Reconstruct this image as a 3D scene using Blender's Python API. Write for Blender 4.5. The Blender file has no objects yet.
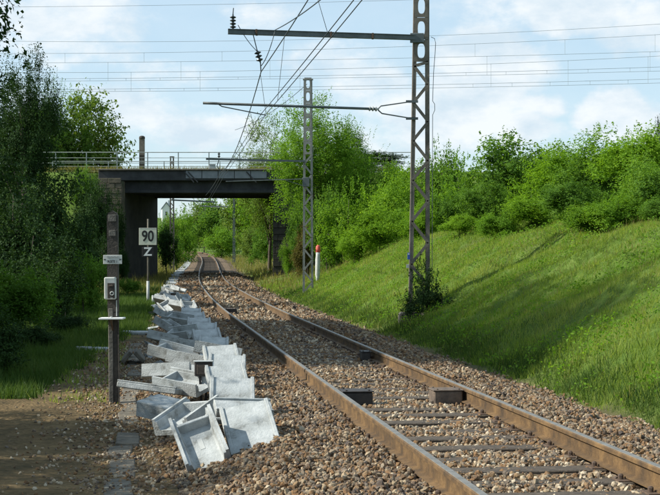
import bpy, bmesh, math, random
import numpy as np
from mathutils import Vector, Matrix
R = math.radians
S = bpy.context.scene
COL = S.collection
# ------------------------------------------------------------------ camera, sky, sun, exposure
EYE = 1.55          # eye height above the rail heads; world z = 0 is the rail head near the camera
FPX = 1350.0
cam_d = bpy.data.cameras.new('camera'); cam = bpy.data.objects.new('camera', cam_d); COL.objects.link(cam)
cam.location = (0, 0, EYE); cam.rotation_euler = (R(90), 0, 0)
cam_d.sensor_width = 36; cam_d.lens = 36 * FPX / 660; cam_d.shift_y = 5.5 / 660
cam_d.clip_start = 0.2; cam_d.clip_end = 4000
S.camera = cam
S.view_settings.view_transform = 'Standard'; S.view_settings.look = 'None'
S.view_settings.exposure = 0.62; S.view_settings.gamma = 1.0
SUN = Vector((-0.78, -0.06, 0.60)).normalized()
elev = math.asin(SUN.z); azim = math.atan2(SUN.x, SUN.y)
ld = bpy.data.lights.new('sun', 'SUN'); ld.energy = 4.8; ld.angle = R(0.55); ld.color = (1.0, 0.94, 0.82)
lo = bpy.data.objects.new('sun', ld); COL.objects.link(lo)
lo.rotation_euler = (-SUN).to_track_quat('-Z', 'Y').to_euler(); lo.location = (-40, 0, 40)

W = bpy.data.worlds.new('World'); S.world = W; W.use_nodes = True
def world():
    nt = W.node_tree; N = nt.nodes; L = nt.links; N.clear()
    out = N.new('ShaderNodeOutputWorld'); bg = N.new('ShaderNodeBackground'); bg.inputs[1].default_value = 0.12
    sky = N.new('ShaderNodeTexSky'); sky.sky_type = 'NISHITA'; sky.sun_disc = False
    sky.sun_elevation = elev; sky.sun_rotation = azim % (2 * math.pi)
    sky.air_density = 1.0; sky.dust_density = 0.6; sky.ozone_density = 2.0
    tc = N.new('ShaderNodeTexCoord')
    def math_(op, a, b=None, clamp=False):
        m = N.new('ShaderNodeMath'); m.operation = op; m.use_clamp = clamp
        for i, v in enumerate((a, b)):
            if v is None: continue
            if isinstance(v, (int, float)): m.inputs[i].default_value = v
            else: L.new(v, m.inputs[i])
        return m.outputs[0]
    def noise(scale, detail, rough, sz=2.2, off=(0, 0, 0)):
        mp = N.new('ShaderNodeMapping'); mp.inputs['Scale'].default_value = (1, 1, sz); mp.inputs['Location'].default_value = off
        L.new(tc.outputs['Generated'], mp.inputs[0])
        n = N.new('ShaderNodeTexNoise'); n.inputs['Scale'].default_value = scale
        n.inputs['Detail'].default_value = detail; n.inputs['Roughness'].default_value = rough
        L.new(mp.outputs[0], n.inputs['Vector']); return n.outputs[0]
    # cumulus heads where the photograph has them, described by direction
    blobs = [(485, 70, 62, 34, .95), (530, 62, 40, 22, .5), (615, 112, 44, 24, .95), (655, 120, 30, 26, .7), (545, 108, 30, 16, .55), (650, 30, 50, 30, .8),
             (580, 8, 60, 22, .85), (130, 110, 70, 26, .55), (200, 130, 60, 22, .6), (60, 30, 120, 45, .6), (170, 60, 90, 40, .4),
             (250, 12, 60, 26, .45), (310, 60, 60, 34, .5), (360, 75, 60, 30, .5), (440, 110, 70, 26, .55), (500, 130, 80, 18, .5), (20, 100, 60, 40, .5)]
    warp = N.new('ShaderNodeTexNoise'); warp.inputs['Scale'].default_value = 26; warp.inputs['Detail'].default_value = 5
    L.new(tc.outputs['Generated'], warp.inputs['Vector'])
    wv = N.new('ShaderNodeVectorMath'); wv.operation = 'MULTIPLY_ADD'; L.new(warp.outputs['Color'], wv.inputs[0])
    wv.inputs[1].default_value = (.035,) * 3; wv.inputs[2].default_value = (-.0175,) * 3
    wa = N.new('ShaderNodeVectorMath'); wa.operation = 'ADD'; L.new(tc.outputs['Generated'], wa.inputs[0]); L.new(wv.outputs[0], wa.inputs[1])
    acc = None
    for px, py, rx, ry, a in blobs:
        d = Vector(((px - 330) / FPX, 1, (253 - py) / FPX)).normalized()
        sb = N.new('ShaderNodeVectorMath'); sb.operation = 'SUBTRACT'; L.new(wa.outputs[0], sb.inputs[0]); sb.inputs[1].default_value = d
        ml = N.new('ShaderNodeVectorMath'); ml.operation = 'MULTIPLY'; L.new(sb.outputs[0], ml.inputs[0])
        ml.inputs[1].default_value = (FPX / rx, FPX / rx, FPX / ry)
        ln = N.new('ShaderNodeVectorMath'); ln.operation = 'LENGTH'; L.new(ml.outputs[0], ln.inputs[0])
        v = math_('MULTIPLY', math_('SUBTRACT', 1.25, ln.outputs['Value'], True), a)
        acc = v if acc is None else math_('MAXIMUM', acc, v)
    big = noise(3.0, 8, .58, 2.6, (3.1, .7, .2)); fine = noise(30, 8, .62, 1.6, (1.3, 0, .4))
    e = math_('MULTIPLY', math_('ADD', math_('MULTIPLY', math_('SUBTRACT', big, .50), 2.4), math_('MULTIPLY', math_('SUBTRACT', fine, .5), 1.3)), .8)
    c = math_('ADD', math_('ADD', acc, e), .06)
    sm = N.new('ShaderNodeMapRange'); sm.interpolation_type = 'SMOOTHSTEP'; L.new(c, sm.inputs[0])
    sm.inputs[1].default_value = .12; sm.inputs[2].default_value = .58; sm.inputs[3].default_value = .12; sm.inputs[4].default_value = .92
    body = noise(20, 6, .6, 2.0, (.2, .9, .1))
    cr = N.new('ShaderNodeValToRGB'); L.new(body, cr.inputs[0])
    cr.color_ramp.elements[0].position = .35; cr.color_ramp.elements[0].color = (3.75, 4.45, 5.0, 1)
    cr.color_ramp.elements[1].position = .62; cr.color_ramp.elements[1].color = (5.2, 5.45, 5.6, 1)
    # lift of the clear part: thin bright veil of summer haze in the sky itself
    veil = N.new('ShaderNodeMixRGB'); veil.inputs[0].default_value = .62; L.new(sky.outputs[0], veil.inputs[1]); veil.inputs[2].default_value = (3.15, 4.25, 4.95, 1)
    mix = N.new('ShaderNodeMixRGB'); L.new(sm.outputs[0], mix.inputs[0]); L.new(veil.outputs[0], mix.inputs[1]); L.new(cr.outputs[0], mix.inputs[2])
    L.new(mix.outputs[0], bg.inputs[0]); L.new(bg.outputs[0], out.inputs[0])
world()

# ------------------------------------------------------------------ helpers
def tag(o, label=None, cat=None, group=None, kind=None):
    if label: o['label'] = label
    if cat: o['category'] = cat
    if group: o['group'] = group
    if kind: o['kind'] = kind
    return o
def empty(name, loc=(0, 0, 0), rz=0.0):
    o = bpy.data.objects.new(name, None); COL.objects.link(o); o.location = loc; o.rotation_euler = (0, 0, rz)
    o.empty_display_size = .2
    return o
def link_mesh(name, me, mat=None, parent=None):
    if mat is not None and not me.materials: me.materials.append(mat)
    o = bpy.data.objects.new(name, me); COL.objects.link(o)
    if parent is not None: o.parent = parent
    return o
class MB:
    """collects shapes, links them as one mesh object"""
    def __init__(s): s.bm = bmesh.new()
    def box(s, c, d, rot=None, bev=0.0):
        m = Matrix.Translation(c) @ (rot.to_4x4() if rot is not None else Matrix.Identity(4)) @ Matrix.Diagonal((d[0], d[1], d[2], 1))
        r = bmesh.ops.create_cube(s.bm, size=1, matrix=m)
        if bev > 0:
            es = list({e for v in r['verts'] for e in v.link_edges})
            bmesh.ops.bevel(s.bm, geom=es, offset=bev, segments=1, affect='EDGES')
        return s
    def bar(s, a, b, w, d=None, up=(0, 1, 0)):
        a = Vector(a); b = Vector(b); z = (b - a); L = z.length; z.normalize()
        x = Vector(up).cross(z)
        if x.length < 1e-4: x = Vector((1, 0, 0)).cross(z)
        x.normalize(); y = z.cross(x)
        rot = Matrix((x, y, z)).transposed()
        return s.box((a + b) / 2, (w, d if d else w, L), rot)
    def tube(s, pts, r, n=8, cap=True):
        pts = [Vector(p) for p in pts]; rs = r if isinstance(r, (list, tuple)) else [r] * len(pts)
        rings = []
        for i, p in enumerate(pts):
            t = (pts[min(i + 1, len(pts) - 1)] - pts[max(i - 1, 0)]).normalized()
            u = Vector((0, 0, 1)) if abs(t.z) < .95 else Vector((0, 1, 0))
            x = t.cross(u).normalized(); y = x.cross(t)
            rings.append([s.bm.verts.new(p + (x * math.cos(2 * math.pi * k / n) + y * math.sin(2 * math.pi * k / n)) * rs[i]) for k in range(n)])
        for a, b in zip(rings, rings[1:]):
            for k in range(n): s.bm.faces.new((a[k], a[(k + 1) % n], b[(k + 1) % n], b[k]))
        if cap:
            s.bm.faces.new(rings[0]); s.bm.faces.new(rings[-1][::-1])
        return s
    def lathe(s, base, prof, n=14, axis=(0, 0, 1)):
        base = Vector(base); ax = Vector(axis).normalized(); q = Vector((0, 0, 1)).rotation_difference(ax)
        rings = [[s.bm.verts.new(base + q @ Vector((r * math.cos(2 * math.pi * k / n), r * math.sin(2 * math.pi * k / n), h))) for k in range(n)] for r, h in prof]
        for a, b in zip(rings, rings[1:]):
            for k in range(n): s.bm.faces.new((a[k], a[(k + 1) % n], b[(k + 1) % n], b[k]))
        s.bm.faces.new(rings[0][::-1]); s.bm.faces.new(rings[-1])
        return s
    def prism(s, poly, y0, y1):
        """poly: list of (x,z); extruded along y"""
        a = [s.bm.verts.new((x, y0, z)) for x, z in poly]; b = [s.bm.verts.new((x, y1, z)) for x, z in poly]
        n = len(poly)
        for k in range(n): s.bm.faces.new((a[k], a[(k + 1) % n], b[(k + 1) % n], b[k]))
        s.bm.faces.new(a[::-1]); s.bm.faces.new(b)
        return s
    def hole_plate(s, c, w, h, hw, hh, t, n=24):
        """upright plate in the x-z plane with an oval hole"""
        c = Vector(c)
        def rect(a):
            ca, sa = math.cos(a), math.sin(a); k = min((w / 2) / max(abs(ca), 1e-6), (h / 2) / max(abs(sa), 1e-6)); return (ca * k, sa * k)
        corner = math.atan2(h, w)
        angs = sorted([2 * math.pi * i / n for i in range(n)] + [corner, math.pi - corner, math.pi + corner, 2 * math.pi - corner])
        loops = []
        for y in (-t / 2, t / 2):
            loops.append(([s.bm.verts.new(c + Vector((rect(a)[0], y, rect(a)[1]))) for a in angs],
                          [s.bm.verts.new(c + Vector((hw / 2 * math.copysign(abs(math.cos(a)) ** .75, math.cos(a)), y, hh / 2 * math.copysign(abs(math.sin(a)) ** .75, math.sin(a))))) for a in angs]))
        m = len(angs)
        (o0, i0), (o1, i1) = loops
        for k in range(m):
            j = (k + 1) % m
            s.bm.faces.new((o0[k], o0[j], i0[j], i0[k])); s.bm.faces.new((o1[j], o1[k], i1[k], i1[j]))
            s.bm.faces.new((o0[j], o0[k], o1[k], o1[j])); s.bm.faces.new((i0[k], i0[j], i1[j], i1[k]))
        return s
    def mesh(s, name, smooth=False):
        bmesh.ops.recalc_face_normals(s.bm, faces=s.bm.faces[:])
        me = bpy.data.meshes.new(name); s.bm.to_mesh(me); s.bm.free()
        if smooth: me.shade_smooth()
        return me
    def build(s, name, mat, parent=None, smooth=False):
        return link_mesh(name, s.mesh(name, smooth), mat, parent)
def np_mesh(name, V, F, mat=None, smooth=False, attrs=None):
    V = np.asarray(V, dtype=np.float32); F = np.asarray(F, dtype=np.int32)
    me = bpy.data.meshes.new(name); k = F.shape[1]
    me.vertices.add(len(V)); me.vertices.foreach_set('co', V.ravel())
    me.loops.add(F.size); me.loops.foreach_set('vertex_index', F.ravel())
    me.polygons.add(len(F)); me.polygons.foreach_set('loop_start', np.arange(0, F.size, k, dtype=np.int32))
    me.update(calc_edges=True)
    if not smooth: me.polygons.foreach_set('use_smooth', np.zeros(len(F), dtype=bool))
    else: me.polygons.foreach_set('use_smooth', np.ones(len(F), dtype=bool))
    for nm, arr in (attrs or {}).items():
        a = me.attributes.new(nm, 'FLOAT', 'POINT'); a.data.foreach_set('value', np.asarray(arr, dtype=np.float32))
    if mat is not None: me.materials.append(mat)
    return me
def copy_tree(o, parent=None):
    c = o.copy(); COL.objects.link(c); c.parent = parent
    for ch in o.children: copy_tree(ch, c)
    return c
def hermite(xs, ys):
    xs = np.array(xs, float); ys = np.array(ys, float)
    m = np.gradient(ys, xs)
    def f(x):
        x = np.clip(np.asarray(x, float), xs[0], xs[-1]); i = np.clip(np.searchsorted(xs, x) - 1, 0, len(xs) - 2)
        h = xs[i + 1] - xs[i]; t = (x - xs[i]) / h
        return ys[i] * (2 * t**3 - 3 * t**2 + 1) + m[i] * h * (t**3 - 2 * t**2 + t) + ys[i + 1] * (-2 * t**3 + 3 * t**2) + m[i + 1] * h * (t**3 - t**2)
    return f
XC = hermite([-15, 0, 9.5, 18, 27.7, 36, 46, 57, 68, 79, 95, 115, 140, 175, 205, 235, 270, 310, 360],
             [4.75, 2.79, 1.56, .44, -.86, -2.0, -3.25, -4.5, -5.72, -6.9, -8.45, -10.25, -12.5, -16.0, -19.6, -24.2, -31.5, -43, -62])
ZT = hermite([-15, 0, 9.5, 20, 40, 79, 95, 140, 175, 230, 280, 360], [.17, .10, .05, .005, 0, 0, .2, .62, 1.1, 1.8, 2.1, 2.4])
def sstep(a, b, x):
    t = np.clip((np.asarray(x, float) - a) / (b - a), 0, 1); return t * t * (3 - 2 * t)
def vnoise(x, y, s, seed=0):
    x = np.asarray(x, float) * s + seed * 17.3; y = np.asarray(y, float) * s - seed * 9.1
    return (np.sin(x * 1.3 + 1.7 * np.sin(y * .9)) + np.sin(y * 1.7 + 1.3 * np.sin(x * 1.1 + 2)) + .5 * np.sin(x * 3.1 + y * 2.3) + .5 * np.sin(y * 3.7 - x * 2.9)) / 3
DECK_Z = 6.95; BY0, BY1 = 88.0, 97.0
def ground(X, Y):
    X = np.asarray(X, float); Y = np.asarray(Y, float)
    d = X - XC(Y)
    z = np.full(np.broadcast(X, Y).shape, 0.0)
    # right hand bank
    r = np.clip(d - 2.95, 0, None)
    rise = .535 * np.clip(r, 0, 4.5) + .20 * np.clip(r - 4.5, 0, 7) + .05 * np.clip(r - 11.5, 0, 60)
    rise *= 1 - .55 * sstep(58, 74, Y) 
    rise *= 1 - .8 * sstep(100, 125, Y) * (1 - sstep(10, 40, d))
    rise += .22 * vnoise(X, Y, .55) * sstep(.5, 3, r) + .13 * vnoise(X, Y, 1.7, 3) + .07 * vnoise(X, Y, 3.3, 6) * sstep(.3, 1.5, r)
    # left hand side, flat beside the path and then a low bank
    l = np.clip(-d - 6.5, 0, None)
    lrise = .22 * np.clip(l, 0, 10) + .05 * np.clip(l - 10, 0, 80) + .06 * vnoise(X, Y, .8, 5) * sstep(2.8, 4.5, -d)
    bed = -.45 + .23 * (1 - sstep(1.75, 2.75, np.abs(d)))
    z = bed + np.where(d > 0, rise, lrise) + ZT(Y)
    # bank carrying the crossing line
    fr = np.where(Y < BY0, (BY0 - Y) * .68, np.where(Y > BY1, (Y - BY1) * .60, 0))
    top = DECK_Z - .12 - fr + .25 * vnoise(X, Y, .5, 2) * sstep(.5, 3, fr)
    side = np.where((Y >= BY0 + 1.3) & (Y <= BY1 - .6), ((d > 4.6) | (d < -6.2)).astype(float), np.where(d > 0, sstep(6.6, 10.5, d), sstep(5.3, 8.4, -d)))
    e = z + (np.maximum(top, z) - z) * side
    far = sstep(240, 420, Y) * 7 + sstep(420, 1500, Y) * 22
    return e + far
def at(px, Y, py=None):
    X = (px - 330) * Y / FPX
    return Vector((X, Y, float(ground(X, Y)) if py is None else EYE + (253 - py) * Y / FPX))
def PT(px, py, Y): return Vector(((px - 330) * Y / FPX, Y, EYE + (253 - py) * Y / FPX))

# ------------------------------------------------------------------ materials
def mat(name, col, rough=.8, var=None, scale=6, bump=.0, bscale=30, metal=0, spec=None, detail=6, coord='Object', cols=None):
    m = bpy.data.materials.new(name); m.use_nodes = True; nt = m.node_tree; N = nt.nodes; L = nt.links
    p = N['Principled BSDF']; p.inputs['Roughness'].default_value = rough; p.inputs['Metallic'].default_value = metal
    if spec is not None: p.inputs['Specular IOR Level'].default_value = spec
    tc = N.new('ShaderNodeTexCoord')
    if var is not None or cols is not None:
        n = N.new('ShaderNodeTexNoise'); n.inputs['Scale'].default_value = scale; n.inputs['Detail'].default_value = detail; n.inputs['Roughness'].default_value = .65
        L.new(tc.outputs[coord], n.inputs['Vector'])
        cr = N.new('ShaderNodeValToRGB'); L.new(n.outputs[0], cr.inputs[0])
        cs = cols or [col, var]
        el = cr.color_ramp.elements
        el[0].position = .34; el[0].color = (*cs[0], 1); el[1].position = .66; el[1].color = (*cs[-1], 1)
        for i in range(1, len(cs) - 1):
            x = el.new(.34 + .32 * i / (len(cs) - 1)); x.color = (*cs[i], 1)
        L.new(cr.outputs[0], p.inputs['Base Color'])
    else: p.inputs['Base Color'].default_value = (*col, 1)
    if bump:
        n2 = N.new('ShaderNodeTexNoise'); n2.inputs['Scale'].default_value = bscale; n2.inputs['Detail'].default_value = 5
        L.new(tc.outputs[coord], n2.inputs['Vector'])
        b = N.new('ShaderNodeBump'); b.inputs['Strength'].default_value = bump; b.inputs['Distance'].default_value = .02
        L.new(n2.outputs[0], b.inputs['Height']); L.new(b.outputs[0], p.inputs['Normal'])
    return m
def leaf_mat(name, c0, c1, c2, trans=.35, scale=.9, ao=0):
    """leaves: colour differs leaf by leaf and patch by patch; light passes through them"""
    m = bpy.data.materials.new(name); m.use_nodes = True; nt = m.node_tree; N = nt.nodes; L = nt.links
    N.remove(N['Principled BSDF']); out = N['Material Output']
    geo = N.new('ShaderNodeNewGeometry'); tc = N.new('ShaderNodeTexCoord')
    n = N.new('ShaderNodeTexNoise'); n.inputs['Scale'].default_value = scale; n.inputs['Detail'].default_value = 3; L.new(geo.outputs['Position'], n.inputs['Vector'])
    a = N.new('ShaderNodeMath'); a.operation = 'MULTIPLY_ADD'; a.inputs[1].default_value = .55; L.new(geo.outputs['Random Per Island'], a.inputs[0])
    b = N.new('ShaderNodeMath'); b.operation = 'MULTIPLY_ADD'; b.inputs[1].default_value = 1.6; b.inputs[2].default_value = -.58; L.new(n.outputs[0], b.inputs[0])
    L.new(b.outputs[0], a.inputs[2])
    cr = N.new('ShaderNodeValToRGB'); L.new(a.outputs[0], cr.inputs[0]); el = cr.color_ramp.elements
    el[0].position = 0; el[0].color = (*c0, 1); el[1].position = 1; el[1].color = (*c2, 1); e = el.new(.5); e.color = (*c1, 1)
    d = N.new('ShaderNodeBsdfPrincipled'); d.inputs['Roughness'].default_value = .7; d.inputs['Specular IOR Level'].default_value = .10
    L.new(cr.outputs[0], d.inputs['Base Color'])
    t = N.new('ShaderNodeBsdfTranslucent')
    hs = N.new('ShaderNodeMixRGB'); hs.blend_type = 'MULTIPLY'; hs.inputs[0].default_value = 1; hs.inputs[2].default_value = (1.5, 1.45, .6, 1); L.new(cr.outputs[0], hs.inputs[1])
    L.new(hs.outputs[0], t.inputs[0])
    mx = N.new('ShaderNodeMixShader'); mx.inputs[0].default_value = trans; L.new(d.outputs[0], mx.inputs[1]); L.new(t.outputs[0], mx.inputs[2])
    L.new(mx.outputs[0], out.inputs[0])
    return m
M = {}
M['conc'] = mat('pale_concrete', (.46, .50, .52), .9, (.60, .63, .64), 4, .35, 50, cols=[(.15, .155, .145), (.29, .31, .31), (.345, .37, .375), (.42, .445, .45)], coord='Object')
M['conc_old'] = mat('weathered_concrete', (.075, .068, .055), .95, (.16, .145, .115), 7, .5, 40)
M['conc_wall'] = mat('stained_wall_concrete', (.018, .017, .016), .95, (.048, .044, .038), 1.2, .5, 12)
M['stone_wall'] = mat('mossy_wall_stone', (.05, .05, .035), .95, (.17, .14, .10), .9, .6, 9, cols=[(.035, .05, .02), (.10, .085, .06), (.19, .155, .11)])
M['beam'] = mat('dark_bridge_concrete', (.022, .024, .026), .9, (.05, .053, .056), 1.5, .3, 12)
M['panel'] = mat('sunlit_bridge_panel', (.16, .18, .20), .8, (.22, .24, .26), 2, .2, 12)
M['rail_top'] = mat('polished_steel', (.16, .155, .14), .55, (.26, .25, .23), 9, 0, metal=.5)
M['rail'] = mat('rusty_rail_steel', (.22, .12, .05), .8, (.33, .20, .09), 5, .3, 50, cols=[(.05, .032, .017), (.105, .062, .026), (.175, .105, .042)])
M['rust'] = mat('dark_rust', (.06, .04, .03), .8, (.12, .075, .045), 20, .3, 60)
M['wood'] = mat('creosoted_wood', (.035, .027, .02), .85, (.09, .07, .05), 12, .5, 40)
M['wood_block'] = mat('weathered_wood_block', (.07, .055, .045), .85, (.16, .12, .09), 10, .5, 40)
M['post'] = mat('weathered_post', (.075, .07, .06), .9, (.17, .16, .14), 9, .5, 40)
M['post_dark'] = mat('dark_post', (.03, .028, .025), .9, (.07, .06, .05), 12, .4, 40)
M['mast'] = mat('weathered_mast_steel', (.10, .085, .07), .75, (.20, .175, .145), 3, .3, 40)
M['mast2'] = mat('grey_mast_steel', (.17, .17, .16), .75, (.27, .27, .25), 3, .3, 40)
M['arm'] = mat('painted_arm_steel', (.07, .085, .09), .6, (.12, .14, .145), 4)
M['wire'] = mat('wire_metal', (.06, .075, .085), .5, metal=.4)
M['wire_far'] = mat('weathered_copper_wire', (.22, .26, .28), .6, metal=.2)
M['insul'] = mat('dark_glazed_insulator', (.03, .035, .035), .25)
M['white'] = mat('white_enamel', (.66, .68, .68), .45, (.78, .79, .78), 6)
M['dirty_white'] = mat('dull_white_enamel', (.40, .42, .40), .6, (.58, .60, .57), 8)
M['signface'] = mat('ivory_sign_face', (.52, .53, .44), .5, (.62, .63, .52), 5)
M['black'] = mat('black_paint', (.014, .014, .015), .55)
M['blackbox'] = mat('black_box_paint', (.018, .016, .015), .6, (.04, .033, .03), 12)
M['red'] = mat('faded_red_paint', (.42, .05, .03), .6, (.55, .09, .06), 12)
M['blue'] = mat('blue_enamel', (.03, .10, .42), .4)
M['grey'] = mat('grey_paint', (.33, .35, .35), .6, (.42, .44, .43), 8)
M['galv'] = mat('galvanised_tube', (.22, .25, .24), .6, (.32, .35, .33), 5, metal=.2)
M['bark'] = mat('bark', (.05, .04, .03), .9, (.11, .09, .07), 8, .6, 30)
M['housew'] = mat('white_render', (.72, .72, .70), .8, (.8, .8, .78), 3)
M['slate'] = mat('slate_roof', (.16, .19, .24), .7, (.22, .26, .31), 3)
M['leaf_robinia'] = leaf_mat('robinia_leaves', (.065, .145, .014), (.125, .25, .024), (.20, .33, .05), .46)
M['leaf_bright'] = leaf_mat('bright_shrub_leaves', (.075, .16, .012), (.14, .27, .020), (.22, .36, .04), .45)
M['leaf_mid'] = leaf_mat('shrub_leaves', (.045, .105, .016), (.09, .19, .026), (.15, .26, .045), .44)
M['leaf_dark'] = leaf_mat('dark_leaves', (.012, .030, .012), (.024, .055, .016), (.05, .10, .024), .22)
M['leaf_pale'] = leaf_mat('pale_willow_leaves', (.07, .12, .022), (.12, .19, .035), (.18, .26, .06), .38)
M['leaf_brown'] = leaf_mat('dry_brown_leaves', (.07, .05, .02), (.11, .09, .03), (.12, .13, .03), .3)
M['leaf_black'] = leaf_mat('conifer_needles', (.010, .024, .014), (.018, .038, .018), (.03, .055, .02), .15)
M['grass'] = leaf_mat('bank_grass_blades', (.105, .17, .03), (.185, .27, .05), (.32, .36, .12), .5, .6)
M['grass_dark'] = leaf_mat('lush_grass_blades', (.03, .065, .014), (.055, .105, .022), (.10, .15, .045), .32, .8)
M['grass_dry'] = leaf_mat('dry_grass_blades', (.10, .12, .03), (.20, .19, .07), (.30, .26, .12), .35, .5)

def ground_mat():
    m = bpy.data.materials.new('bank_turf'); m.use_nodes = True; N = m.node_tree.nodes; L = m.node_tree.links; p = N['Principled BSDF']
    p.inputs['Roughness'].default_value = .95; p.inputs['Specular IOR Level'].default_value = .1
    geo = N.new('ShaderNodeNewGeometry')
    def nz(sc, det=6):
        n = N.new('ShaderNodeTexNoise'); n.inputs['Scale'].default_value = sc; n.inputs['Detail'].default_value = det; n.inputs['Roughness'].default_value = .7
        L.new(geo.outputs['Position'], n.inputs['Vector']); return n.outputs[0]
    def ramp(v, cs):
        cr = N.new('ShaderNodeValToRGB'); L.new(v, cr.inputs[0]); el = cr.color_ramp.elements
        el[0].position = cs[0][0]; el[0].color = (*cs[0][1], 1); el[1].position = cs[-1][0]; el[1].color = (*cs[-1][1], 1)
        for q, c in cs[1:-1]: e = el.new(q); e.color = (*c, 1)
        return cr.outputs[0]
    g = ramp(nz(3, 9), [(.3, (.05, .085, .016)), (.5, (.085, .145, .025)), (.7, (.14, .19, .045))])
    dr = ramp(nz(1.3, 9), [(.3, (.06, .045, .03)), (.5, (.12, .09, .055)), (.7, (.19, .14, .09))])
    at_ = N.new('ShaderNodeAttribute'); at_.attribute_name = 'dirt'
    mx = N.new('ShaderNodeMixRGB'); L.new(at_.outputs['Fac'], mx.inputs[0]); L.new(g, mx.inputs[1]); L.new(dr, mx.inputs[2])
    L.new(mx.outputs[0], p.inputs['Base Color'])
    b = N.new('ShaderNodeBump'); b.inputs['Strength'].default_value = .8; b.inputs['Distance'].default_value = .06; L.new(nz(14, 8), b.inputs['Height']); L.new(b.outputs[0], p.inputs['Normal'])
    return m
M['ground'] = ground_mat()
def path_mat():
    m = bpy.data.materials.new('trodden_earth'); m.use_nodes = True; N = m.node_tree.nodes; L = m.node_tree.links; p = N['Principled BSDF']
    p.inputs['Roughness'].default_value = .95; p.inputs['Specular IOR Level'].default_value = .1
    geo = N.new('ShaderNodeNewGeometry')
    n = N.new('ShaderNodeTexNoise'); n.inputs['Scale'].default_value = 1.6; n.inputs['Detail'].default_value = 12; n.inputs['Roughness'].default_value = .72
    L.new(geo.outputs['Position'], n.inputs['Vector'])
    cr = N.new('ShaderNodeValToRGB'); L.new(n.outputs[0], cr.inputs[0]); el = cr.color_ramp.elements
    el[0].position = .3; el[0].color = (.05, .045, .026, 1); el[1].position = .7; el[1].color = (.20, .145, .075, 1); e = el.new(.5); e.color = (.12, .088, .047, 1)
    v = N.new('ShaderNodeTexVoronoi'); v.inputs['Scale'].default_value = 22; L.new(geo.outputs['Position'], v.inputs['Vector'])
    hs = N.new('ShaderNodeMixRGB'); hs.blend_type = 'MULTIPLY'; hs.inputs[0].default_value = .5; L.new(cr.outputs[0], hs.inputs[1])
    c2 = N.new('ShaderNodeValToRGB'); c2.color_ramp.elements[0].color = (.5, .5, .5, 1); c2.color_ramp.elements[1].color = (1.3, 1.25, 1.2, 1)
    L.new(v.outputs['Color'], c2.inputs[0]); L.new(c2.outputs[0], hs.inputs[2])
    L.new(hs.outputs[0], p.inputs['Base Color'])
    b = N.new('ShaderNodeBump'); b.inputs['Strength'].default_value = .7; b.inputs['Distance'].default_value = .03; L.new(v.outputs['Distance'], b.inputs['Height']); L.new(b.outputs[0], p.inputs['Normal'])
    return m
M['path'] = path_mat()
def bed_mat():
    m = bpy.data.materials.new('ballast_bed'); m.use_nodes = True; N = m.node_tree.nodes; L = m.node_tree.links; p = N['Principled BSDF']
    p.inputs['Roughness'].default_value = .95; p.inputs['Specular IOR Level'].default_value = .1
    geo = N.new('ShaderNodeNewGeometry')
    v = N.new('ShaderNodeTexVoronoi'); v.inputs['Scale'].default_value = 15; L.new(geo.outputs['Position'], v.inputs['Vector'])
    sp = N.new('ShaderNodeSeparateColor'); L.new(v.outputs['Color'], sp.inputs[0])
    cr = N.new('ShaderNodeValToRGB'); L.new(sp.outputs[0], cr.inputs[0]); el = cr.color_ramp.elements
    el[0].position = 0; el[0].color = (.05, .036, .025, 1); el[1].position = 1; el[1].color = (.27, .21, .15, 1); e = el.new(.5); e.color = (.13, .092, .06, 1)
    L.new(cr.outputs[0], p.inputs['Base Color'])
    b = N.new('ShaderNodeBump'); b.invert = True; b.inputs['Strength'].default_value = 1; b.inputs['Distance'].default_value = .04; L.new(v.outputs['Distance'], b.inputs['Height']); L.new(b.outputs[0], p.inputs['Normal'])
    return m
M['bed'] = bed_mat()
def stone_mat(name, stops, patch=True):
    m = bpy.data.materials.new(name); m.use_nodes = True; N = m.node_tree.nodes; L = m.node_tree.links; p = N['Principled BSDF']
    p.inputs['Roughness'].default_value = .9; p.inputs['Specular IOR Level'].default_value = .2
    geo = N.new('ShaderNodeNewGeometry')
    a = N.new('ShaderNodeAttribute'); a.attribute_name = 'pale'
    ad = N.new('ShaderNodeMath'); ad.operation = 'MULTIPLY_ADD'; ad.inputs[1].default_value = .84; L.new(geo.outputs['Random Per Island'], ad.inputs[0]); L.new(a.outputs['Fac'], ad.inputs[2])
    n = N.new('ShaderNodeTexNoise'); n.inputs['Scale'].default_value = 60; L.new(geo.outputs['Position'], n.inputs['Vector'])
    ad2 = N.new('ShaderNodeMath'); ad2.operation = 'MULTIPLY_ADD'; ad2.inputs[1].default_value = .25; L.new(n.outputs[0], ad2.inputs[0]); L.new(ad.outputs[0], ad2.inputs[2])
    cr = N.new('ShaderNodeValToRGB'); L.new(ad2.outputs[0], cr.inputs[0]); el = cr.color_ramp.elements
    el[0].position = stops[0][0]; el[0].color = (*stops[0][1], 1); el[1].position = stops[-1][0]; el[1].color = (*stops[-1][1], 1)
    for q, c in stops[1:-1]: e = el.new(q); e.color = (*c, 1)
    L.new(cr.outputs[0], p.inputs['Base Color'])
    return m
M['stone'] = stone_mat('ballast_stone', [(0, (.035, .03, .03)), (.16, (.085, .07, .06)), (.28, (.15, .09, .048)), (.40, (.21, .125, .062)), (.52, (.125, .11, .095)), (.64, (.23, .15, .08)), (.78, (.19, .16, .125)), (.9, (.30, .23, .145)), (1, (.42, .36, .27))])

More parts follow.
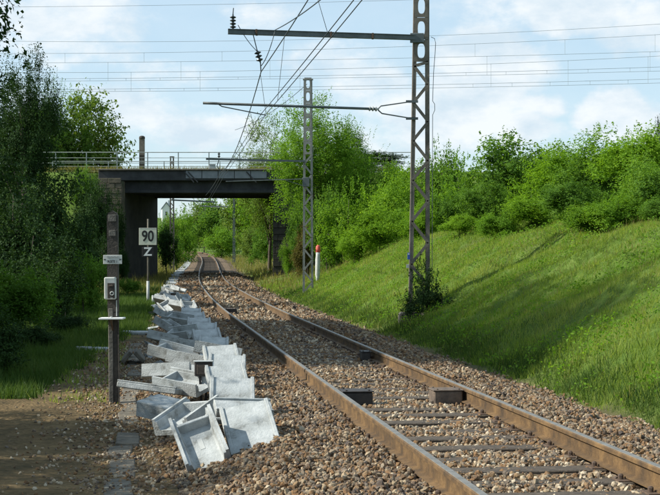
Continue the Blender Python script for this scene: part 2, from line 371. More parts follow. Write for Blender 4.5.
# ------------------------------------------------------------------ ground sheet, path, ballast bed
def build_ground():
    ys = np.concatenate([np.arange(-14, 45, .45), np.arange(45, 110, .6), np.arange(110, 200, 1.6), np.geomspace(200, 3000, 60)])
    us = np.concatenate([-np.geomspace(12, 1600, 45)[::-1], np.arange(-11.7, 18, .3), np.geomspace(18, 1600, 50)])
    YY, UU = np.meshgrid(ys, us, indexing='ij'); XX = XC(YY) + UU
    ZZ = ground(XX, YY)
    # kept 6 cm below the ballast where the bed lies over it
    ZZ = ZZ - .06 * (np.abs(UU) < 2.6)
    nj = len(us); V = np.stack([XX, YY, ZZ], -1).reshape(-1, 3)
    i, j = np.meshgrid(np.arange(len(ys) - 1), np.arange(nj - 1), indexing='ij'); a = (i * nj + j).ravel()
    F = np.stack([a, a + 1, a + nj + 1, a + nj], 1)
    dirt = (1 - sstep(2.5, 3.3, np.abs(UU))) * .9 + (UU < 0) * (1 - sstep(3.8, 5.2, -UU)) * (1 - sstep(30, 60, YY)) * .6
    dirt = np.clip(dirt + .45 * sstep(.25, .7, vnoise(XX, YY, .9, 7)) * (UU > 5) * sstep(26, 40, YY), 0, 1)
    tag(link_mesh('ground', np_mesh('ground', V, F, M['ground'], True, {'dirt': dirt.ravel()})), kind='structure')
build_ground()
def strip(name, m, ys, left, right, n, dz, zf=None):
    V = []; F = []
    for i, y in enumerate(ys):
        a, b = left(y), right(y)
        for k in range(n + 1):
            x = a + (b - a) * k / n; V.append((x, y, (zf(x, y) if zf else float(ground(x, y))) + dz))
    for i in range(len(ys) - 1):
        for k in range(n):
            q = i * (n + 1) + k; F.append((q, q + 1, q + n + 2, q + n + 1))
    return tag(link_mesh(name, np_mesh(name, V, F, m, True)), kind='structure')
def bed_z(x, y):
    d = abs(x - float(XC(y))); return float(ZT(y)) - .45 + .25 * (1 - float(sstep(1.75, 2.75, d)))
strip('ballast_bed', M['bed'], list(np.arange(-10, 120, .5)) + list(np.arange(120, 330, 3)), lambda y: float(XC(y)) - 2.8 - .12 * math.sin(y * 2.1), lambda y: float(XC(y)) + 2.75 + .12 * math.sin(y * 1.7), 24, .0, bed_z)
def pl(y):
    w = float(sstep(16.2, 19.5, y)); e = -6.2 * (1 - w) + (-4.25 - .06 * max(0, y - 20)) * w
    return min(e + .16 * math.sin(y * 1.9) + .1 * math.sin(y * 4.3), float(XC(y)) - 2.6)
strip('footpath', M['path'], list(np.arange(-6, 33, .3)), pl, lambda y: float(XC(y)) - 2.65 + .05 * math.sin(3 * y), 14, .018)

# ------------------------------------------------------------------ ballast stones
rng = np.random.default_rng(7)
PHI = (1 + 5 ** .5) / 2
ICO = np.array([(-1, PHI, 0), (1, PHI, 0), (-1, -PHI, 0), (1, -PHI, 0), (0, -1, PHI), (0, 1, PHI), (0, -1, -PHI), (0, 1, -PHI), (PHI, 0, -1), (PHI, 0, 1), (-PHI, 0, -1), (-PHI, 0, 1)]) / math.sqrt(1 + PHI * PHI)
ICOF = np.array([(0, 11, 5), (0, 5, 1), (0, 1, 7), (0, 7, 10), (0, 10, 11), (1, 5, 9), (5, 11, 4), (11, 10, 2), (10, 7, 6), (7, 1, 8), (3, 9, 4), (3, 4, 2), (3, 2, 6), (3, 6, 8), (3, 8, 9), (4, 9, 5), (2, 4, 11), (6, 2, 10), (8, 6, 7), (9, 8, 1)])
def rand_rot(n, rng):
    q = rng.normal(size=(n, 4)); q /= np.linalg.norm(q, axis=1)[:, None]; w, x, y, z = q.T
    return np.stack([np.stack([1 - 2 * (y * y + z * z), 2 * (x * y - z * w), 2 * (x * z + y * w)], -1), np.stack([2 * (x * y + z * w), 1 - 2 * (x * x + z * z), 2 * (y * z - x * w)], -1), np.stack([2 * (x * z - y * w), 2 * (y * z + x * w), 1 - 2 * (x * x + y * y)], -1)], 1)
CUB = np.array([(x, y, z) for x in (-1, 1) for y in (-1, 1) for z in (-1, 1)]) * .62
CUBF = np.array([(0, 1, 3), (0, 3, 2), (4, 6, 7), (4, 7, 5), (0, 4, 5), (0, 5, 1), (2, 3, 7), (2, 7, 6), (0, 2, 6), (0, 6, 4), (1, 5, 7), (1, 7, 3)])
def stones(P, size, rng, pale):
    far_ = P[:, 1] > 17
    if far_.any() and not far_.all():
        a = stones(P[~far_], size[~far_], rng, pale[~far_]); b = stones(P[far_], size[far_], rng, pale[far_])
        return np.vstack([a[0], b[0]]), np.vstack([a[1], b[1] + len(a[0])]), np.concatenate([a[2], b[2]])
    n = len(P)
    if far_.all():
        base = CUB[None] * (1 + rng.uniform(-.5, .35, (n, 8, 3))) * rng.uniform(.55, 1.2, (n, 1, 3))
        base = np.einsum('nij,nkj->nki', rand_rot(n, rng), base) * size[:, None, None] / 2
        return (base + P[:, None]).reshape(-1, 3), (CUBF[None] + (np.arange(n) * 8)[:, None, None]).reshape(-1, 3), np.repeat(pale, 8)
    base = ICO[None] * (1 + rng.uniform(-.42, .30, (n, 12, 1)))
    base = np.sign(base) * np.abs(base) ** .8
    base = base * rng.uniform(.45, 1.25, (n, 1, 3))
    base = np.einsum('nij,nkj->nki', rand_rot(n, rng), base) * size[:, None, None] / 2
    V = (base + P[:, None]).reshape(-1, 3)
    F = (ICOF[None] + (np.arange(n) * 12)[:, None, None]).reshape(-1, 3)
    return V, F, np.repeat(pale, 12)
def scatter_stones():
    Ps = []; Ss = []; Pl = []
    sp = .6
    for y0, y1, dens, s0, s1 in ((7.4, 13, 940, .026, .055), (13, 18, 720, .030, .060), (18, 26, 400, .045, .075), (26, 38, 140, .065, .11), (38, 62, 45, .09, .15), (62, 98, 22, .12, .20)):
        n = int(dens * (y1 - y0) * 5.9)
        y = rng.uniform(y0, y1, n); d = rng.uniform(-3.0, 2.95, n); x = XC(y) + d
        # edge thins out
        keep = rng.random(n) < np.where(np.abs(d) > 2.5, (3.05 - np.abs(d)) / .55 * .9, 1)
        # the sleepers show through between the rails
        along = (y / sp) % 1.0; on = (np.abs(along - .5) < .24) & (np.abs(d) < .76)
        keep &= ~(on & (rng.random(n) > .58 + .32 * vnoise(x, y, 1.9, 8)))
        keep &= ~((np.abs(np.abs(d) - .752) < .075)); keep &= ~((np.abs(np.abs(d) - .752) < .15) & (np.abs(along - .5) < .16) & (rng.random(n) > .25))
        u = x * FPX / y + 330
        keep &= (u > -60) & (u < 720)
        x, y, d = x[keep], y[keep], d[keep]; s = rng.uniform(s0, s1, len(x))
        z = ZT(y) - .45 + .25 * (1 - sstep(1.75, 2.75, np.abs(d)))
        z = z + rng.uniform(-.2, .45, len(x)) * s + np.where(np.abs(np.abs(d) - .75) < .22, .01, 0) + .02 * vnoise(x, y, 3.0, 4)
        z = np.where((np.abs(d) > .85) & (np.abs(d) < 1.75), z + .035, z)
        Ps.append(np.stack([x, y, z], -1)); Ss.append(s)
        inside = np.exp(-(d / .62) ** 4)
        Pl.append(.0 + .13 * inside + .12 * vnoise(x, y, 1.3, 1) * .5)
    P = np.concatenate(Ps); s = np.concatenate(Ss); pl_ = np.concatenate(Pl)
    V, F, pa = stones(P, s, rng, pl_)
    tag(link_mesh('ballast_stones', np_mesh('ballast_stones', V, F, M['stone'], False, {'pale': pa})), 'brown and cream crushed stone ballast heaped along and between the rails', kind='stuff')
    # loose stones on the path
    n = 6500; y = rng.uniform(8.5, 30, n) ; x = XC(y) - 2.7 - np.abs(rng.normal(0, .62, n)) ; s = rng.uniform(.015, .048, n) * (1 + (y > 18) * .4)
    z = ground(x, y) + .018 + .2 * s
    V, F, pa = stones(np.stack([x, y, z], -1), s, rng, rng.uniform(-.1, .25, n))
    tag(link_mesh('path_stones', np_mesh('path_stones', V, F, M['stone'], False, {'pale': pa})), 'loose stones strewn over the brown footpath', kind='stuff')
scatter_stones()

# ------------------------------------------------------------------ railway track
def cl(y, d=0.0, z=0.0):
    """point at lateral distance d from the centre line"""
    y = float(y); t = Vector((float(XC(y + .5) - XC(y - .5)), 1, 0)).normalized()
    return Vector((float(XC(y)) + t.y * d, y - t.x * d, float(ZT(y)) + z))
def heading(y): return math.atan2(-float(XC(y + .5) - XC(y - .5)), 1.0)
track = empty('railway_track', (0, 0, 0))
tag(track, 'single railway track with rusty rails on dark wooden sleepers curving under the bridge', 'railway track')
def sweep(name, prof, ys, d0, m, parent):
    V = []; F = []; n = len(prof)
    for y in ys:
        for (x, z) in prof: V.append(cl(y, d0 + x, z))
    for i in range(len(ys) - 1):
        for k in range(n):
            a = i * n + k; b = i * n + (k + 1) % n; F.append((a, b, b + n, a + n))
    return link_mesh(name, np_mesh(name, [tuple(v) for v in V], F, m, False), None, parent)
rail_ys = list(np.arange(-12, 60, 1.0)) + list(np.arange(60, 330, 2.5))
for s in (-1, 1):
    c = s * .752
    rp = [(-.034, -.012), (-.034, -.040), (-.010, -.052), (-.008, -.140), (-.070, -.152), (-.070, -.162), (.070, -.162), (.070, -.152), (.008, -.140), (.010, -.052), (.034, -.040), (.034, -.012), (.026, -.003), (-.026, -.003)]
    rl = sweep('rail', rp, rail_ys, c, M['rail'], track)
    sweep('running_surface', [(-.026, -.003), (.026, -.003), (.024, .001), (-.024, .001)], rail_ys, c, M['rail_top'], rl)
def sleeper_mesh():
    mb = MB(); mb.box((0, 0, -.225), (2.5, .24, .13), bev=.008); me = mb.mesh('sleeper'); me.materials.append(M['wood']); return me
sl_me = sleeper_mesh()
def plate_mesh():
    mb = MB(); mb.box((0, 0, -.158), (.30, .17, .014), bev=.003)
    for sx in (-1, 1): mb.lathe((sx * .105, 0, -.152), [(.022, 0), (.022, .03), (.012, .04)], 8)
    me = mb.mesh('tie_plate'); me.materials.append(M['rust']); return me
tp_me = plate_mesh()
k = 0
for i in range(14, 314):
    y = (i + .5) * .6 if i < 250 else (i + .5) * .6
    if k >= 290: break
    c = cl(y); o = link_mesh('sleeper', sl_me, None, track); k += 1
    o.location = c + Vector((0, 0, random.Random(i).uniform(-.026, -.006))); o.rotation_euler = (0, random.Random(i).uniform(-.004, .004), heading(y) + random.Random(i * 3).uniform(-.012, .012))
    if y < 30:
        for s in (-1, 1):
            q = link_mesh('tie_plate', tp_me, None, o); q.location = (s * .752, 0, 0)
# joint fishplates on the rail web
def fishplate(y, s):
    mb = MB(); mb.box((0, 0, 0), (.02, .62, .075), bev=.006)
    for q in (-.22, -.08, .08, .22): mb.lathe((-.01, q, 0), [(.018, 0), (.018, .02), (.010, .028)], 6, axis=(-1, 0, 0))
    o = mb.build('fishplate', M['rust'], track); o.location = cl(y, s * .752 - .022, -.095); o.rotation_euler = (0, 0, heading(y))
fishplate(29.5, 1); fishplate(29.5, -1)

# boxes beside the rails
def rail_box(y, d, w, label, wood=False, group='small boxes fixed beside the rails'):
    t = empty('track_box', cl(y, d, -.16), heading(y)); tag(t, label, 'track box', group)
    mb = MB(); mb.box((0, 0, .05), (w, .30, .15), bev=.014); mb.build('casing', M['wood_block'] if wood else M['blackbox'], t)
    mb = MB(); mb.box((0, 0, .132), (w + .02, .32, .014), bev=.004)
    for sx in (-1, 1):
        for sy in (-1, 1): mb.lathe((sx * w * .38, sy * .12, .139), [(.014, 0), (.014, .010), (.006, .014)], 6)
    mb.build('lid', M['wood_block'] if wood else M['blackbox'], t)
    mb = MB(); mb.box((w / 2 + .05 if d > 0 else -w / 2 - .04, 0, .03), (.10 if d > 0 else .07, .06, .05), bev=.006); mb.build('bracket', M['rust'], t)
rail_box(15.35, -.50, .34, 'black box fixed inside the nearer left rail between the sleepers')
rail_box(15.35, .535, .33, 'brown wooden block inside the right rail opposite the black box', True)
rail_box(21.6, .61, .14, 'small dark box tucked inside the right rail in the shade')
rail_box(38.2, -.52, .34, 'farther black box on pale ballast inside the left rail')

def cable(pts, r, label, name='cable', m='black', sub=6, cat='cable'):
    P = [Vector(p) for p in pts]; out = []
    for i in range(len(P) - 1):
        a = P[max(i - 1, 0)]; b = P[i]; c = P[i + 1]; d = P[min(i + 2, len(P) - 1)]
        for t in [q / sub for q in range(sub)]:
            out.append(.5 * ((2 * b) + (c - a) * t + (2 * a - 5 * b + 4 * c - d) * t * t + (3 * b - a - 3 * c + d) * t ** 3))
    out.append(P[-1])
    return tag(MB().tube(out, r, 6).build(name, M[m], None, True), label, cat)
cable([cl(15.0, -2.3, -.33), cl(15.2, -1.9, -.16), cl(15.4, -1.5, -.15), cl(15.2, -1.1, -.15), cl(15.3, -.85, -.19), cl(15.35, -.66, -.13)], .016, 'black cable crossing the ballast from the left rail to the concrete pieces')

# ------------------------------------------------------------------ railway bridge
bridge = empty('railway_bridge', (-7.6, BY0, 0)); tag(bridge, 'dark concrete railway bridge with metal railing spanning the track', 'bridge')
def bpart(mb, name, m, parent=None):
    me = mb.mesh(name); me.transform(Matrix.Translation((7.6, -BY0, 0))); return link_mesh(name, me, m, parent or bridge)
XL, XR = -12.9, -3.75
DL, DR = -15.1, -1.2
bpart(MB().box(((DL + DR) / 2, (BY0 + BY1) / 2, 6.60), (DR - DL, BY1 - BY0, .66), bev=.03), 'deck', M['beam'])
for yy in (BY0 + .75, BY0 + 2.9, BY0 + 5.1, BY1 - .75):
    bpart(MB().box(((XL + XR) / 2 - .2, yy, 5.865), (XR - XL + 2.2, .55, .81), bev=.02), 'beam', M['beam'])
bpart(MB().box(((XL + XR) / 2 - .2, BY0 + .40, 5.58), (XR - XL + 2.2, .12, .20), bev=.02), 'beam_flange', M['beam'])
# facing panels on the right of the deck edge, sunlit tone put into their grey
px0 = -9.4
for i in range(5):
    bpart(MB().box((px0 + .52 + i * 1.06, BY0 - .03, 6.66), (1.02, .05, .50), bev=.012), 'panel', M['panel'])
bpart(MB().box(((DL + DR) / 2, BY0 + .05, 6.98), (DR - DL, .42, .10), bev=.02), 'coping', M['conc_old'])
# dark sloping bars that stand in for cast shadows on the face
for xx in (-9.15, -8.9, -5.1):
    bpart(MB().bar((xx - .35, BY0 - .09, 6.85), (xx + .30, BY0 - .09, 6.15), .07, .05), 'shadow_bar', M['beam'])
# abutments with courses of stone blocks
def abutment(x0, x1, y0, y1, ztop, zb):
    a = bpart(MB().box(((x0 + x1) / 2, (y0 + y1) / 2, (ztop + zb) / 2), (x1 - x0 - .1, y1 - y0 - .1, ztop - zb)), 'abutment', M['conc_wall'])
    return a
def skew_abutment():
    mb = MB(); pl_ = [(-15.0, BY0 + .5), (-13.45, BY0 + .5), (-12.35, BY1 - .3), (-15.0, BY1 - .3)]
    lo_ = [mb.bm.verts.new((x, y, -1)) for x, y in pl_]; hi_ = [mb.bm.verts.new((x, y, 6.26)) for x, y in pl_]
    for k in range(4): mb.bm.faces.new((lo_[k], lo_[(k + 1) % 4], hi_[(k + 1) % 4], hi_[k]))
    mb.bm.faces.new(lo_[::-1]); mb.bm.faces.new(hi_)
    return bpart(mb, 'abutment', M['conc_wall'])
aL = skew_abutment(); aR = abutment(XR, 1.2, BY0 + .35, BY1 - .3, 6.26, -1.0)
blk = {}
def block_face(parent, x0, x1, yface, z0, z1, axis='x', seed=1, h=.42):
    bm_ = M['stone_wall'] if h < .4 else M['conc_wall']
    rr = random.Random(seed); z = z0; row = 0
    while z < z1 - .1:
        x = x0 - (0.35 if row % 2 else 0)
        while x < x1 - .05:
            w = rr.choice([.55, .7, .85]); a = max(x, x0); b = min(x + w, x1)
            if b - a > .12:
                key = (round(b - a, 2), axis, h)
                if key not in blk:
                    dx = (b - a) - .025
                    me = (MB().box((0, 0, 0), (dx, .14, h - .025), bev=.02) if axis == 'x' else MB().box((0, 0, 0), (.14, dx, h - .025), bev=.02)).mesh('stone_block'); me.materials.append(bm_); blk[key] = me
                o = link_mesh('stone_block', blk[key], None, parent); c = (a + b) / 2
                o.location = (Vector((c, yface + rr.uniform(-.02, .02), z + h / 2)) if axis == 'x' else Vector((yface + rr.uniform(-.012, .012), c, z + h / 2))) - Vector((-7.6, BY0, 0))
            x += w
        z += h; row += 1
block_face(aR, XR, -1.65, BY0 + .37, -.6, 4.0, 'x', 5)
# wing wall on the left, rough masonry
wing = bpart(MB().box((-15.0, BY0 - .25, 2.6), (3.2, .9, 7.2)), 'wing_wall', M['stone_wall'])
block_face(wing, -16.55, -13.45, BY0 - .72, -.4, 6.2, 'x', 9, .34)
# railing
rl = bpart(MB().tube([(-19.9, BY0 + .12, 8.12), (5.4, BY0 + .12, 8.12)], .03, 6), 'railing', M['galv'])
for zz in (7.76, 7.42): bpart(MB().tube([(-19.9, BY0 + .12, zz), (5.4, BY0 + .12, zz)], .02, 6), 'rail_bar', M['galv'], rl)
for i in range(13):
    bpart(MB().box((-19.9 + i * 2.0, BY0 + .12, 7.58), (.06, .06, 1.12)), 'railing_post', M['galv'], rl)
rl2 = bpart(MB().tube([(-19.9, BY1 - .15, 8.12), (5.4, BY1 - .15, 8.12)], .03, 6), 'railing', M['galv'])
for zz in (7.76, 7.42): bpart(MB().tube([(-19.9, BY1 - .15, zz), (5.4, BY1 - .15, zz)], .02, 6), 'rail_bar', M['galv'], rl2)
for i in range(7):
    bpart(MB().box((-19.9 + i * 4.0, BY1 - .15, 7.58), (.06, .06, 1.12)), 'railing_post', M['galv'], rl2)
bx = empty('junction_box', PT(212, 165, BY0 - .1)); tag(bx, 'small grey box on the edge of the bridge deck', 'box')
bx.location.z = 7.03; bx.location.y = BY0 + .05
MB().box((0, 0, .14), (.42, .25, .28), bev=.02).build('casing', M['grey'], bx); MB().box((0, 0, .30), (.46, .29, .03), bev=.005).build('lid', M['grey'], bx)

# ------------------------------------------------------------------ catenary masts
def mast(x, y, z0, H, wb, wt, batten_from, label, m, rz=0.0, dep=.20, braces=True, group=None):
    t = empty('catenary_mast', (x, y, z0), rz); tag(t, label, 'catenary mast', group)
    def half(z): return (wb + (wt - wb) * z / H) / 2
    for s in (-1, 1):
        mb = MB(); a = Vector((s * (half(0) - .03), 0, -.5)); b = Vector((s * (half(H) - .03), 0, H))
        mb.bar(a, b, .03, dep, up=(0, 1, 0))
        mb.bar(a + Vector((-s * .035, -dep / 2 + .01, 0)), b + Vector((-s * .035, -dep / 2 + .01, 0)), .09, .015, up=(0, 1, 0))
        mb.bar(a + Vector((-s * .035, dep / 2 - .01, 0)), b + Vector((-s * .035, dep / 2 - .01, 0)), .09, .015, up=(0, 1, 0))
        mb.build('leg', m, t)
    z = .25; k = 0
    zs = []
    while z < batten_from:
        st = .98 * 2 * half(z); zs.append((z, min(z + st, batten_from))); z += st
    for k, (a, b) in enumerate(zs):
        s = 1 if k % 2 else -1
        MB().bar((s * (half(a) - .05), -dep / 2 - .012, a), (-s * (half(b) - .05), -dep / 2 - .012, b), .075, .012, up=(0, 1, 0)).build('brace', m, t)
        if braces: MB().bar((-s * (half(a) - .05), dep / 2 + .012, a), (s * (half(b) - .05), dep / 2 + .012, b), .075, .012, up=(0, 1, 0)).build('brace', m, t)
    z = batten_from
    while z < H - .2:
        w = 2 * half(z) - .10; h = .55
        MB().hole_plate((0, -dep / 2 - .012, z + h / 2), w, h - .01, w * .52, h * .66, .012).build('batten_plate', m, t)
        z += h
    MB().box((0, 0, H + .02), (2 * half(H) + .04, dep + .05, .04), bev=.008).build('cap', m, t)
    return t
def insulator(mb, a, b, n=4, r=.055):
    a = Vector(a); b = Vector(b); ax = (b - a); L = ax.length; prof = [(.015, 0)]
    for k in range(n):
        u = L * (.1 + .8 * k / n); w = .8 * L / n; prof += [(.02, u), (r, u + w * .35), (r, u + w * .55), (.02, u + w * .9)]
    prof += [(.015, L)]
    mb.lathe(a, prof, 12, ax)
Y1 = 33.5
g1 = at(419, Y1)
m1 = mast(g1.x, Y1, g1.z - .1, 10.4, .57, .37, 6.35, 'tall lattice mast with two arms standing in a bush on the bank', M['mast'], dep=.22, braces=False)
m1.rotation_euler = (0, R(.4), 0)
# plates on the mast leg
q = MB().box((-.275, -.14, 1.55), (.065, .012, .17), bev=.003).build('number_plate', M['blue'], m1)
MB().box((-.275, -.149, 1.60), (.04, .004, .035)).build('plate_mark', M['white'], q)
q = MB().box((-.295, -.14, 1.30), (.07, .012, .09), bev=.003).build('plate', M['dirty_white'], m1)
MB().box((0, 0, -.1), (1.0, .8, .5), bev=.05).build('footing', M['conc_old'], m1)
armT = empty('mast_cantilever', PT(412, 37, Y1)); tag(armT, 'upper horizontal steel arm reaching left from the tall mast', 'catenary arm')
def ap(mb, name, m, root, parent=None, smooth=False):
    me = mb.mesh(name, smooth); me.transform(Matrix.Translation(-root.location)); return link_mesh(name, me, m, parent or root)
A0 = PT(415, 37.5, Y1 - .14); A1 = PT(228, 31.5, Y1 - .9)
ap(MB().bar(A0, A1, .07, .09, up=(0, 0, 1)), 'beam', M['arm'], armT)
ap(MB().bar(A0 + Vector((0, 0, .055)), A1 + Vector((0, 0, .055)), .11, .016, up=(0, 0, 1)), 'flange', M['arm'], armT)
ap(MB().bar(A0 - Vector((0, 0, .055)), A1 - Vector((0, 0, .055)), .11, .016, up=(0, 0, 1)), 'flange', M['arm'], armT)
for px in (256, 330, 372): 
    p = A0.lerp(A1, (415 - px) / 187.); ap(MB().box(p, (.05, .15, .14), bev=.004), 'clamp', M['rust'], armT)
ap(MB().box(PT(417, 38, Y1 - .16), (.34, .05, .24), bev=.01), 'bracket', M['arm'], armT)
mb = MB(); insulator(mb, PT(233, 30, Y1 - .88), PT(233, 14, Y1 - .88), 4, .075); ap(mb, 'insulator', M['insul'], armT, smooth=True)
ap(MB().tube([PT(233, 14, Y1 - .88), PT(233.5, 8, Y1 - .88)], .012, 6), 'pin', M['wire'], armT)
lowT = empty('mast_cantilever', PT(410, 108, Y1)); tag(lowT, 'lower thin steering arm with forked bracket on the tall mast', 'catenary arm')
ap(MB().tube([PT(376, 109, Y1 - .35), PT(203, 103, Y1 - 1.1)], .032, 8), 'tube', M['arm'], lowT, smooth=True)
ap(MB().tube([PT(378, 109, Y1 - .33), PT(381, 106, Y1 - .3), PT(412, 101.5, Y1 - .12)], .017, 6), 'fork_rod', M['arm'], lowT)
ap(MB().tube([PT(378, 110, Y1 - .33), PT(382, 113.5, Y1 - .3), PT(412, 118.5, Y1 - .12)], .017, 6), 'fork_rod', M['arm'], lowT)
mb = MB(); insulator(mb, PT(367, 108.6, Y1 - .36), PT(379, 109.2, Y1 - .33), 3, .06); ap(mb, 'insulator', M['grey'], lowT, smooth=True)
ap(MB().box(PT(412, 101.5, Y1 - .15), (.30, .05, .06)), 'bracket', M['arm'], lowT); ap(MB().box(PT(412, 118.5, Y1 - .15), (.30, .05, .06)), 'bracket', M['arm'], lowT)
ap(MB().tube([PT(218, 104, Y1 - 1.05), PT(222, 106.5, Y1 - 1.0), PT(265, 115, Y1 - .5)], .014, 6), 'steady_rod', M['arm'], lowT)
# hanging insulator under the upper arm and its pigtail wire
hi = empty('hanging_insulator', PT(254, 36, Y1 - .8)); tag(hi, 'dark insulator string hanging below the upper arm', 'insulator')
mb = MB(); insulator(mb, PT(257, 50, Y1 - .78), PT(260.5, 63, Y1 - .75), 3, .085); ap(mb, 'insulator', M['insul'], hi, smooth=True)
ap(MB().tube([PT(253, 34, Y1 - .8), PT(257, 50, Y1 - .78)], .012, 6), 'hook', M['wire'], hi)
ap(MB().tube([PT(260.5, 63, Y1 - .75), PT(261, 72, Y1 - .7)], .014, 6), 'clamp', M['wire'], hi)
# earth wire down the right leg of the mast
MBt = MB().tube([PT(431, 37, Y1 - .15), PT(434.5, 38.5, Y1 - .15), PT(435.6, 43, Y1 - .15), PT(435, 54, Y1 - .15), PT(433.6, 72, Y1 - .15), PT(432.6, 101, Y1 - .15), PT(434.6, 104, Y1 - .15), PT(434.8, 110, Y1 - .15), PT(432.6, 115, Y1 - .14), PT(432, 300, Y1 - .14)], .008, 5)
tag(MBt.build('earth_wire', M['wire']), 'thin earth wire looped down the right leg of the tall mast', 'wire')

Y2 = 58.0; g2 = at(308, Y2)
m2 = mast(g2.x, Y2, g2.z - .25, float(EYE + 173 * Y2 / FPX - g2.z + .25), 0.50, .40, 6.2, 'grey lattice mast in front of the trees beside the bridge', M['mast2'], dep=.2, braces=False)
arm2 = empty('mast_cantilever', PT(303, 161, Y2)); tag(arm2, 'horizontal arm of the farther grey mast reaching over the track', 'catenary arm')
ap(MB().bar(PT(305, 161.2, Y2 - .13), PT(206, 159, Y2 - 1.0), .10, .08, up=(0, 0, 1)), 'beam', M['arm'], arm2)
mb = MB(); insulator(mb, PT(219, 158, Y2 - .9), PT(219, 152, Y2 - .9), 2, .06); ap(mb, 'insulator', M['insul'], arm2)
ap(MB().tube([PT(219, 160, Y2 - .9), PT(217, 166, Y2 - .9), PT(221, 172, Y2 - .9)], .02, 6), 'hook', M['wire'], arm2)
low2 = empty('mast_cantilever', PT(303, 178, Y2)); tag(low2, 'thin lower arm of the farther grey mast just below its beam', 'catenary arm')
ap(MB().tube([PT(304, 179, Y2 - .13), PT(226, 181.5, Y2 - .8)], .022, 6), 'tube', M['arm'], low2)
ap(MB().tube([PT(304, 186, Y2 - .13), PT(285, 180, Y2 - .3)], .014, 6), 'stay_rod', M['arm'], low2)
ap(MB().box(PT(306, 182, Y2 - .15), (.3, .04, .4), bev=.01), 'bracket', M['arm'], low2)
# masts beyond the bridge
def far_mast(px, Y, ytop, w, label):
    g = at(px, Y); H = EYE + (253 - ytop) * Y / FPX - g.z
    return mast(g.x, Y, g.z, H, w * 1.2, w, H * .72, label, M['mast'], dep=.22, braces=False)
far_mast(172, 112, 157, .36, 'dark mast left of the track just beyond the bridge')
bp = empty('concrete_mast', PT(142, 167, 118)); tag(bp, 'stout solid mast whose top shows above the bridge railing at left', 'mast')
MB().bar((0, 0, -9), (0, 0, 2.45), .44, .40).build('shaft', M['mast'], bp); MB().lathe((0, 0, 2.45), [(.25, 0), (.27, .06), (.25, .2), (.12, .28)], 12).build('cap', M['post_dark'], bp)
MB().hole_plate((0, -.22, .55), .40, 1.0, .2, .7, .03).build('batten_plate', M['post_dark'], bp)
def tmast(px, Y, ytop, armx, army, label):
    g = at(px, Y); H = EYE + (253 - ytop) * Y / FPX - g.z
    t = mast(g.x, Y, g.z, H, .34, .26, H * .7, label, M['arm'], dep=.2, braces=False)
    return t
tmast(234, 150, 199, 0, 0, 'thin grey mast far beyond the bridge on the right of the track')
cb = empty('mast_cantilever', PT(172, 200, 112)); tag(cb, 'bluish cross arm on the mast beyond the bridge opening', 'catenary arm')
ap(MB().bar(PT(172, 200, 111.8), PT(215, 202, 112.5), .14, .12, up=(0, 0, 1)), 'beam', M['arm'], cb)
cb = empty('mast_cantilever', PT(234, 206, 150)); tag(cb, 'thin cross arm on the farthest mast seen through the bridge', 'catenary arm')
ap(MB().bar(PT(235, 207, 149.8), PT(200, 206, 150), .12, .12, up=(0, 0, 1)), 'beam', M['arm'], cb)

# ------------------------------------------------------------------ overhead line of this track
def wire(pts, r, label, m='wire', name='overhead_wire', group=None, cat='overhead wire'):
    return tag(MB().tube(pts, r, 5).build(name, M[m], None, True), label, cat, group)
def sag(a, b, s, n=14):
    a = Vector(a); b = Vector(b); return [a.lerp(b, k / n) - Vector((0, 0, 4 * s * (k / n) * (1 - k / n))) for k in range(n + 1)]
def join(*L):
    out = list(L[0])
    for l in L[1:]: out += list(l)[1:]
    return out
# contact wires: over the track, staggered; supports at the two masts and under the bridge
cA = join(sag(PT(362, 0, 19.6) + Vector((2.6, -19.6, 0)) * .6, PT(362, 0, 19.6), 0), sag(PT(362, 0, 19.6), PT(266, 114, Y1 - .5), .02), sag(PT(266, 114, Y1 - .5), PT(224, 176, Y2 - .6), .03), sag(PT(224, 176, Y2 - .6), PT(208, 203, BY0 + 4), .02), sag(PT(208, 203, BY0 + 4), PT(200, 215, 150), .1))
wc = wire(cA, .009, 'right one of the twin contact wires slanting up over the track')
cB = [p + Vector((-.12, 0, .0)) for p in cA]
wire(cB, .009, 'left one of the twin contact wires slanting up over the track')
ms = join(sag(PT(308, 0, 28.5) + Vector((1.8, -14, 1.1)), PT(308, 0, 28.5), 0), sag(PT(308, 0, 28.5), PT(261, 72, Y1 - .7), .02), sag(PT(261, 72, Y1 - .7), PT(221, 172, Y2 - .9), .5), sag(PT(221, 172, Y2 - .9), PT(205, 196, BY0 + 3), .1))
wm = wire(ms, .013, 'messenger wire of the track catenary hung from the insulator string')
def interp_y(P, y):
    for a, b in zip(P, P[1:]):
        if a.y <= y <= b.y: return a.lerp(b, (y - a.y) / (b.y - a.y))
    return P[-1]
for y in (30.5, 33, 37.2, 39.5, 42.5, 45.5, 49, 53):
    a = interp_y(ms, y); b = interp_y(cA, y)
    me = MB().tube([a, b], .006, 4).mesh('dropper'); link_mesh('dropper', me, M['wire'], wm)
wire(sag(PT(330, -8, 24), PT(275, 30, Y1 - .5), .05), .012, 'short slanting wire from above down to the upper arm')
wire(join(sag(PT(275, 31, Y1 - .86), PT(261, 66, Y1 - .72), .12)), .010, 'looped jumper wire between upper arm and insulator string')
wire(sag(PT(238, 25, Y1 - .88), PT(258, 52, Y1 - .78), .06), .009, 'thin curved wire from the arm end insulator to the hanging string')
wire([PT(318, 0, 26.5), PT(328, 34, 26.9)], .006, 'short vertical dropper wire above the upper arm')
wire(sag(PT(235, 130, 70), PT(307, 84, Y2), .25), .012, 'slack stay wire running down from the top of the farther mast')

